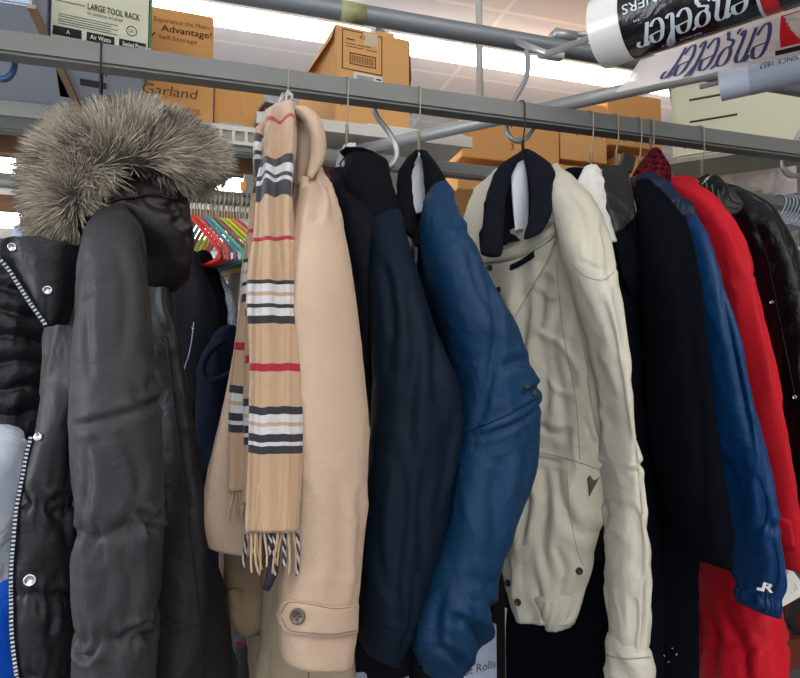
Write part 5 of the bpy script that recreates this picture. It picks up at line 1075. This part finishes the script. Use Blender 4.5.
# ================================================================ BACKGROUND RACK
GY, GZ = 1.5, 0
q = P(225, 200, 1.5); GZ = q.z
b = MB(); b.tube([(-1.2, GY, GZ), (1.45, GY, GZ)], .012, 14); t = thing('background_hanging_rail', 'steel rail crowded with hanger hooks left of the scarf', 'clothes rail', (0, GY, GZ)); b.build('rail_tube', M_rail, t)
for xx in (-1.15, 1.4): b = MB(); b.tube([(xx, GY+.0, 0), (xx, GY, GZ)], .015, 12); b.build('upright_post', M_rail, t)
x_a, x_b = P(190, 200, GY).x, P(256, 200, GY).x
hk = MB(); sp_ = [(0, .012, -.004), (0, .013, .008), (0, 0, .016), (0, -.013, .008), (0, -.012, -.006), (0, -.004, -.02), (0, 0, -.05)]
hk.tube(smooth_pts(sp_, 30), .0016, 6)
M_pl = {}
def plastic_hanger():
    t = thing('plastic_hanger', 'x', 'hanger', (0, 0, 0), 'coloured plastic hangers behind the scarf')
    b = MB(); b.tube(smooth_pts(sp_, 30), .0016, 6); b.build('hook', M_wire, t)
    b = MB(); pts = [(0, 0, -.047), (0, -.03, -.055), (0, -.1, -.10), (0, -.17, -.145), (0, -.178, -.16), (0, -.165, -.168), (0, 0, -.17), (0, .165, -.168), (0, .178, -.16), (0, .17, -.145), (0, .1, -.10), (0, .03, -.055)]
    b.tube(smooth_pts(pts+[pts[0]], 60)[:-1], .0046, 8, closed=True); o = b.build('shoulder_frame', mat('pl0', (230, 60, 60), .4), t)
    return t
pcs = [((214, 40, 46), 'deep red'), ((238, 98, 86), 'coral'), ((120, 130, 165), 'slate blue'), ((84, 200, 160), 'mint green'), ((172, 84, 112), 'mauve'), ((176, 206, 60), 'lime green'), ((226, 214, 80), 'yellow'), ((232, 150, 90), 'orange'), ((196, 100, 140), 'pink'), ((170, 206, 190), 'pale mint'), ((200, 194, 180), 'light grey'), ((220, 216, 205), 'off-white')]
ph = plastic_hanger(); ph_ch = list(ph.children)
for i, (cc_, nm) in enumerate(pcs):
    if i == 0: r_ = ph; chs = ph_ch
    else:
        r_ = ph.copy(); COL.objects.link(r_); chs = []
        for ch in ph_ch: c_ = ch.copy(); COL.objects.link(c_); c_.parent = r_; chs.append(c_)
    r_['label'] = nm+' plastic hanger among the coloured ones above the navy fleece'
    r_.location = (x_a+(x_b-x_a)*(i+.5)/12-.008, GY, GZ+.0); r_.rotation_euler = (0, 0, math.radians(26+(i*37 % 9)-4))
    for c_ in chs:
        if c_.name.startswith('shoulder'):
            c_.material_slots[0].link = 'OBJECT'; c_.material_slots[0].material = mat('plastic_'+nm.replace(' ', '_').replace('-', '_'), cc_, .4, 0, .02)
hk0 = hk.build('wire_hanger', M_wire)
me = hk0.data
for i in range(26):
    o = hk0 if i == 0 else hk0.copy()
    if i: COL.objects.link(o)
    o.location = (x_a-.01+(x_b-x_a+.02)*i/25, GY-.001, GZ+.0); o.rotation_euler = (0, 0, math.radians((i*53 % 40)-10)); o.scale = (1, 1.0, 1)
    tag(o, 'one of the crowded brassy hanger hooks on the background rail left of the scarf', 'hanger', 'brassy hanger hooks on the background rail')
b = MB(); q = P(243, 186, 1.47); b.box(q, (.012, .004, .02)); tag(b.build('size_marker', mat('orange_tag2', (240, 140, 40), .5), smooth=False), 'tiny orange marker on the crowded background rail', 'marker')
def garment(name, label, cat, m, rows, parts=(), seed=1, disp=None, **k):
    a = P(rows[0][0], rows[0][1], rows[0][2]); t = thing(name, label, cat, (a.x, a.y, 1.2))
    o = loft('body', m, t, rows, n=70, mr=90, disp=disp or folds(seed, .01, 12, 1.8, .004, 16), **k)
    return t, o
t, o = garment('quilted_jacket', 'black quilted puffer jacket in the background at the left edge', 'jacket', M_puff, [(-30, 242, 1.25, 0, 234, 1.2, .06), (-50, 262, 1.25, 40, 256, 1.2, .12), (-60, 320, 1.25, 56, 320, 1.2, .14), (-60, 380, 1.25, 60, 380, 1.2, .14), (-60, 437, 1.25, 60, 437, 1.2, .14)],
    disp=puff([268, 292, 316, 340, 364, 388, 412], folds(120, .004, 12, 6, .002, 30), .010, 5, .003))
t, o = garment('navy_hoodie', 'dark navy zip hoodie hanging behind the parka hood', 'jacket', M_darkf, [(176, 262, 1.42, 200, 258, 1.40, .05), (166, 290, 1.42, 212, 290, 1.38, .08), (164, 360, 1.42, 218, 360, 1.36, .1), (166, 440, 1.42, 214, 440, 1.36, .1), (172, 520, 1.42, 206, 520, 1.36, .09), (180, 600, 1.42, 204, 600, 1.36, .08)], seed=121)
surf_line([(194, 322), (190, 350), (182, 380), (180, 420)], o, M_zip, t, name='zip', r=.0012, Yf=1.38)
disc_button(193, 328, o, M_snap, t, 'zip_pull', r=.003, Yf=1.38)
t, o = garment('black_sweater', 'black sweater hanging right of the dark navy hoodie', 'sweater', M_blackcloth, [(196, 258, 1.46, 212, 256, 1.44, .04), (186, 290, 1.46, 224, 290, 1.42, .07), (190, 350, 1.46, 232, 350, 1.4, .08), (192, 450, 1.46, 232, 450, 1.4, .08)], seed=122)
t, o = garment('navy_fleece', 'navy fleece with curved pocket edge between parka and camel coat', 'fleece jacket', M_navyf, [(212, 344, 1.22, 236, 330, 1.18, .04), (202, 366, 1.22, 240, 355, 1.18, .07), (198, 400, 1.22, 240, 400, 1.18, .08), (190, 450, 1.22, 238, 450, 1.18, .09), (188, 490, 1.22, 226, 490, 1.18, .08), (200, 545, 1.22, 222, 540, 1.18, .05)], seed=123)
b = MB(); b.tube([P(*p) for p in smooth_pts([(224, 340, 1.15), (210, 352, 1.145), (203, 366, 1.14), (206, 378, 1.135), (218, 379, 1.13), (232, 372, 1.13)], 30)], .0055, 8); b.build('ribbed_edge', M_navyf, t)
t, o = garment('sequin_top', 'silver sequinned top hanging behind the navy fleece', 'top', mat('sequins', (150, 160, 172), .25, .3, .9, 260, .8, 400), [(212, 272, 1.44, 222, 270, 1.43, .02), (212, 290, 1.44, 232, 290, 1.42, .03), (216, 320, 1.44, 238, 320, 1.42, .03), (220, 350, 1.44, 240, 350, 1.42, .03)], seed=124)
t, o = garment('cream_blouse', 'pale grey blouse hanging beside the sequinned top', 'blouse', mat('cream_knit', (172, 168, 166), .9, 0, .1, 12), [(226, 272, 1.5, 250, 270, 1.48, .03), (226, 300, 1.5, 256, 300, 1.46, .05), (228, 400, 1.5, 256, 400, 1.46, .05)], seed=125)
t, o = garment('blue_shirt', 'cobalt blue shirt glimpsed below the camel coat front', 'shirt', mat('cobalt', (24, 70, 170), .7), [(206, 540, 1.3, 222, 538, 1.28, .03), (206, 570, 1.3, 226, 570, 1.28, .04), (208, 680, 1.3, 240, 680, 1.28, .05)], seed=126)
t, o = garment('white_shirt', 'white shirt edge glimpsed left of the cobalt blue shirt', 'shirt', mat('white_cotton2', (220, 222, 228), .8), [(196, 520, 1.34, 214, 516, 1.33, .03), (198, 560, 1.34, 226, 556, 1.33, .03), (200, 660, 1.34, 232, 650, 1.33, .03)], seed=127)
t, o = garment('grey_fleece', 'dark grey fuzzy fleece piled below the camel coat', 'fleece', mat('grey_fuzz', (64, 66, 66), .95, 0, .3, 20, .8, 160, sheen=.4), [(226, 640, 1.2, 262, 616, 1.18, .06), (222, 660, 1.2, 270, 640, 1.16, .1), (224, 760, 1.2, 280, 760, 1.16, .12)], seed=128)
b = MB(); q = P(237, 641, 1.1); b.add([q, q+V((.012, 0, -.004)), q+V((.002, 0, -.012)), q+V((.0, .002, 0)), q+V((.012, .002, -.004)), q+V((.002, .002, -.012))], [(0, 1, 2), (5, 4, 3), (0, 3, 4, 1), (1, 4, 5, 2), (2, 5, 3, 0)]); b.build('red_label', mat('red_lbl', (220, 50, 50), .7), t, smooth=False)
# dark garments filling the background rail further right, seen only in gaps
for i, (xx, mm, lb) in enumerate(((.30, M_darkf, 'dark denim jacket on the background rail behind the camel coat'), (.52, M_blackcloth, 'black blazer on the background rail behind the blue bomber'), (.78, M_darkf, 'dark denim coat on the background rail behind the beige jacket'), (1.05, M_blackcloth, 'black coat on the background rail behind the wool coat'), (1.28, M_bwool, 'dark wool coat at the right end of the background rail'))):
    t = thing('hanging_garment', lb, 'coat', (xx, GY, 1.2)); b = MB(); rr = []
    def pr(z, y0, y1, w): return (z, y0, y1, w)
    vs = []; fs = []; nn_ = 40; prof = [(GZ-.06, .03, .02), (GZ-.09, .12, .04), (GZ-.13, .2, .07), (GZ-.3, .23, .085), (GZ-.6, .24, .09), (GZ-.95, .25, .1)]
    pf = smooth_pts(prof, 40)
    for (z, hy, hx) in pf:
        for j in range(nn_):
            a = 2*math.pi*j/nn_; p = V((xx+hx*math.cos(a), GY+hy*math.sin(a), z)); f_ = 1+.12*noise.noise(V((math.cos(a)*3+i*5, math.sin(a)*5, z*2))); vs.append(V((xx+hx*math.cos(a)*f_, GY+hy*math.sin(a), z)))
    for k in range(39):
        for j in range(nn_): fs.append((k*nn_+j, k*nn_+(j+1) % nn_, (k+1)*nn_+(j+1) % nn_, (k+1)*nn_+j))
    fs += [tuple(range(nn_)), tuple(range(39*nn_, 40*nn_))]
    b.add(vs, fs); b.build('body', mm, t)
# steel wire hangers on the rear rail at the right
wx0 = P(776, 195, BY).x; wx1 = P(812, 195, BY).x
sph = [(0, .024, -.016), (0, .027, .006), (0, .016, .026), (0, -.004, .030), (0, -.022, .020), (0, -.026, 0), (0, -.014, -.03), (0, 0, -.05), (0, -.002, -.06)]
hm = MB(); hm.tube(smooth_pts(sph, 34), .0026, 8); hm2 = MB(); pts = [(0, 0, -.058), (0, -.1, -.1), (0, -.19, -.145), (0, -.196, -.155), (0, -.18, -.16), (0, .18, -.16), (0, .196, -.155), (0, .19, -.145), (0, .1, -.1)]
hm2.tube(smooth_pts(pts+[pts[0]], 50)[:-1], .0026, 8, closed=True)
M_bw = mat('blue_grey_wire', (150, 165, 180), .35, .4)
w0 = thing('steel_hanger', 'x', 'hanger', (0, 0, 0), 'bluish steel hangers on the rear rail'); hm.build('hook', M_bw, w0); hm2.build('shoulder_wire', M_bw, w0); wch = list(w0.children)
for i in range(9):
    if i == 0: r_ = w0
    else:
        r_ = w0.copy(); COL.objects.link(r_)
        for ch in wch: c_ = ch.copy(); COL.objects.link(c_); c_.parent = r_
    r_.location = (wx0+.004+i*.015, BY, BZ); r_.rotation_euler = (0, 0, math.radians(28+(i*31 % 11)))
    r_['label'] = ('leftmost bluish steel hanger in the bunch at the right edge' if i == 0 else 'bluish steel hanger in the tight bunch at the right edge')
# cleaned garment in plastic at the right edge
t, o = garment('bagged_garment', 'white cleaned garment in clear plastic at the right edge', 'garment bag', mat('pale_garment', (200, 196, 196), .7, crinkle=.5, cscale=16), [(782, 258, 1.62, 812, 252, 1.6, .06), (778, 285, 1.62, 830, 280, 1.56, .1), (776, 330, 1.62, 840, 330, 1.56, .12), (776, 440, 1.62, 840, 440, 1.56, .12)], seed=131)
b = MB(); b.tube([P(775, 236, 1.62), P(840, 236, 1.62)], .006, 10); b.tube([P(792, 236, 1.6), P(791, 256, 1.6)], .0016, 6); tag(b.build('hanger_bar', M_pipel), 'pale horizontal bar above the bagged garment at the right edge', 'bar')
# shelf unit and things low at the right
q = P(790, 540, 1.45)
t = thing('wooden_shelf_unit', 'brown wooden shelf edge below the leather jacket at the right', 'shelf', (q.x+.2, 1.5, 0))
M_pb = mat('brown_board', (176, 128, 84), .7, 0, .12, 4)
b = MB(); b.box((q.x+.25, 1.6, q.z+.01), (.6, .3, .07)); b.build('shelf_board', M_pb, t, smooth=False)
q2 = P(792, 655, 1.45); b = MB(); b.box((q2.x+.25, 1.6, q2.z), (.6, .3, .08)); b.build('shelf_board', mat('red_brown_board', (110, 52, 34), .6), t, smooth=False)
b = MB(); b.box((q.x+.25, 1.76, .7), (.6, .02, 1.4)); b.build('back_board', mat('grey_backing', (140, 136, 134), .8), t, smooth=False)
b = MB(); b.box((q.x+.56, 1.6, .6), (.02, .3, 1.2)); b.build('side_board', M_pb, t, smooth=False)
b = MB(); q3 = P(800, 618, 1.44); b.tube([q3+V((.035*math.cos(a/10*math.pi), .0, .035*math.sin(a/10*math.pi))) for a in range(20)], .012, 10, closed=True); tag(b.build('black_cable_coil', M_ink), 'coiled black cable on the low shelf at the right edge', 'cable')
# bags at the lower left
t, o = garment('white_plastic_bag', 'translucent white plastic bag below the puffer at the left edge', 'plastic bag', mat('bag_white', (196, 204, 218), .3, 0, .06, 8, crinkle=.8, cscale=12), [(-40, 442, 1.08, 24, 438, 1.05, .05), (-50, 480, 1.08, 28, 480, 1.03, .1), (-50, 540, 1.08, 26, 540, 1.03, .11), (-40, 592, 1.08, 22, 590, 1.03, .08)], seed=140, bottom='round')
t, o = garment('blue_bag', 'bright blue plastic bag in the lower left corner', 'plastic bag', mat('bag_blue', (18, 92, 214), .35, 0, .08, 8, crinkle=.7, cscale=14), [(-40, 592, 1.04, 20, 592, 1.02, .06), (-50, 620, 1.04, 26, 620, 1.0, .09), (-50, 740, 1.04, 34, 740, 1.0, .1)], seed=141)
t, o = garment('pale_blue_shirt', 'sliver of pale blue garment between fur trim and puffer', 'shirt', mat('pale_blue', (150, 160, 186), .8), [(22, 224, 1.42, 34, 212, 1.4, .02), (18, 238, 1.42, 40, 228, 1.4, .03), (14, 260, 1.42, 44, 260, 1.4, .04), (10, 600, 1.42, 44, 600, 1.4, .05)], seed=142)
b = MB(); q = P(27, 216, 1.41); b.tube([q, V((q.x, 1.49, GZ-.03)), V((q.x, GY-.013, GZ)), V((q.x, GY, GZ+.014)), V((q.x, GY+.013, GZ))], .0018, 6); b.build('hanging_loop', M_wire, t)
# white roll box at the bottom
pb = P(470, 660, 1.0); q0 = P(356, 668, 1.15)
wb = Pz(502, 625, P(487, 618, 1.18).z); 
zz_ = P(487, 618, 1.18).z; cor = Pz(497, 624, zz_)
t = thing('white_box', 'white printed box of rolls below the blue bomber', 'box', (cor.x, cor.y, zz_-.4)); ex, ey = ydir(math.radians(14)); ez = V((0, 0, 1)); Rb = Matrix((ex, ey, ez)).transposed()
M_wb = mat('white_box_card', (196, 206, 226), .6, 0, .03)
b = MB(); b.box(cor-ex*.14+ey*.1-ez*.2, (.28, .2, .4), R=Rb, bev=.002); b.build('box_body', M_wb, t, auto=40)
put_text('Hot Rolls', cor-ex*.096-ez*.078-ey*.001, ex, ez, .016, mat('grey_print', (90, 92, 100), .7), t, t, width=.09)
b = MB(); b.box(cor-ex*.14+ey*.1-ez*.402-V((0, 0, (zz_-.402)/2-.0)), (.7, .4, .0+ (zz_-.402))); tag(b.build('side_table', mat('dark_table', (40, 34, 34), .7), smooth=False), 'dark cabinet under the white box of rolls', 'cabinet')
t2b = thing('white_box', 'lower white box left of the printed one, under the navy coat', 'box', (cor.x-.3, cor.y, zz_-.5)); cr_ = cor-ex*.255-ey*.02; b = MB(); zt2 = P(375, 662, 1.0).z
b.box(V((cr_.x-.06, cr_.y+.05, (zz_-.402+zt2)/2)), (.16, .16, zt2-zz_+.402), bev=.002); b.build('box_body', M_wb, t2b, auto=40)
b = MB(); q = P(506, 640, 1.25); b.box((q.x, 1.3, .5), (.03, .03, 1.36)); tag(b.build('dark_post', mat('brown_post', (52, 44, 44), .7), smooth=False), 'dark brown post right of the white box', 'post')
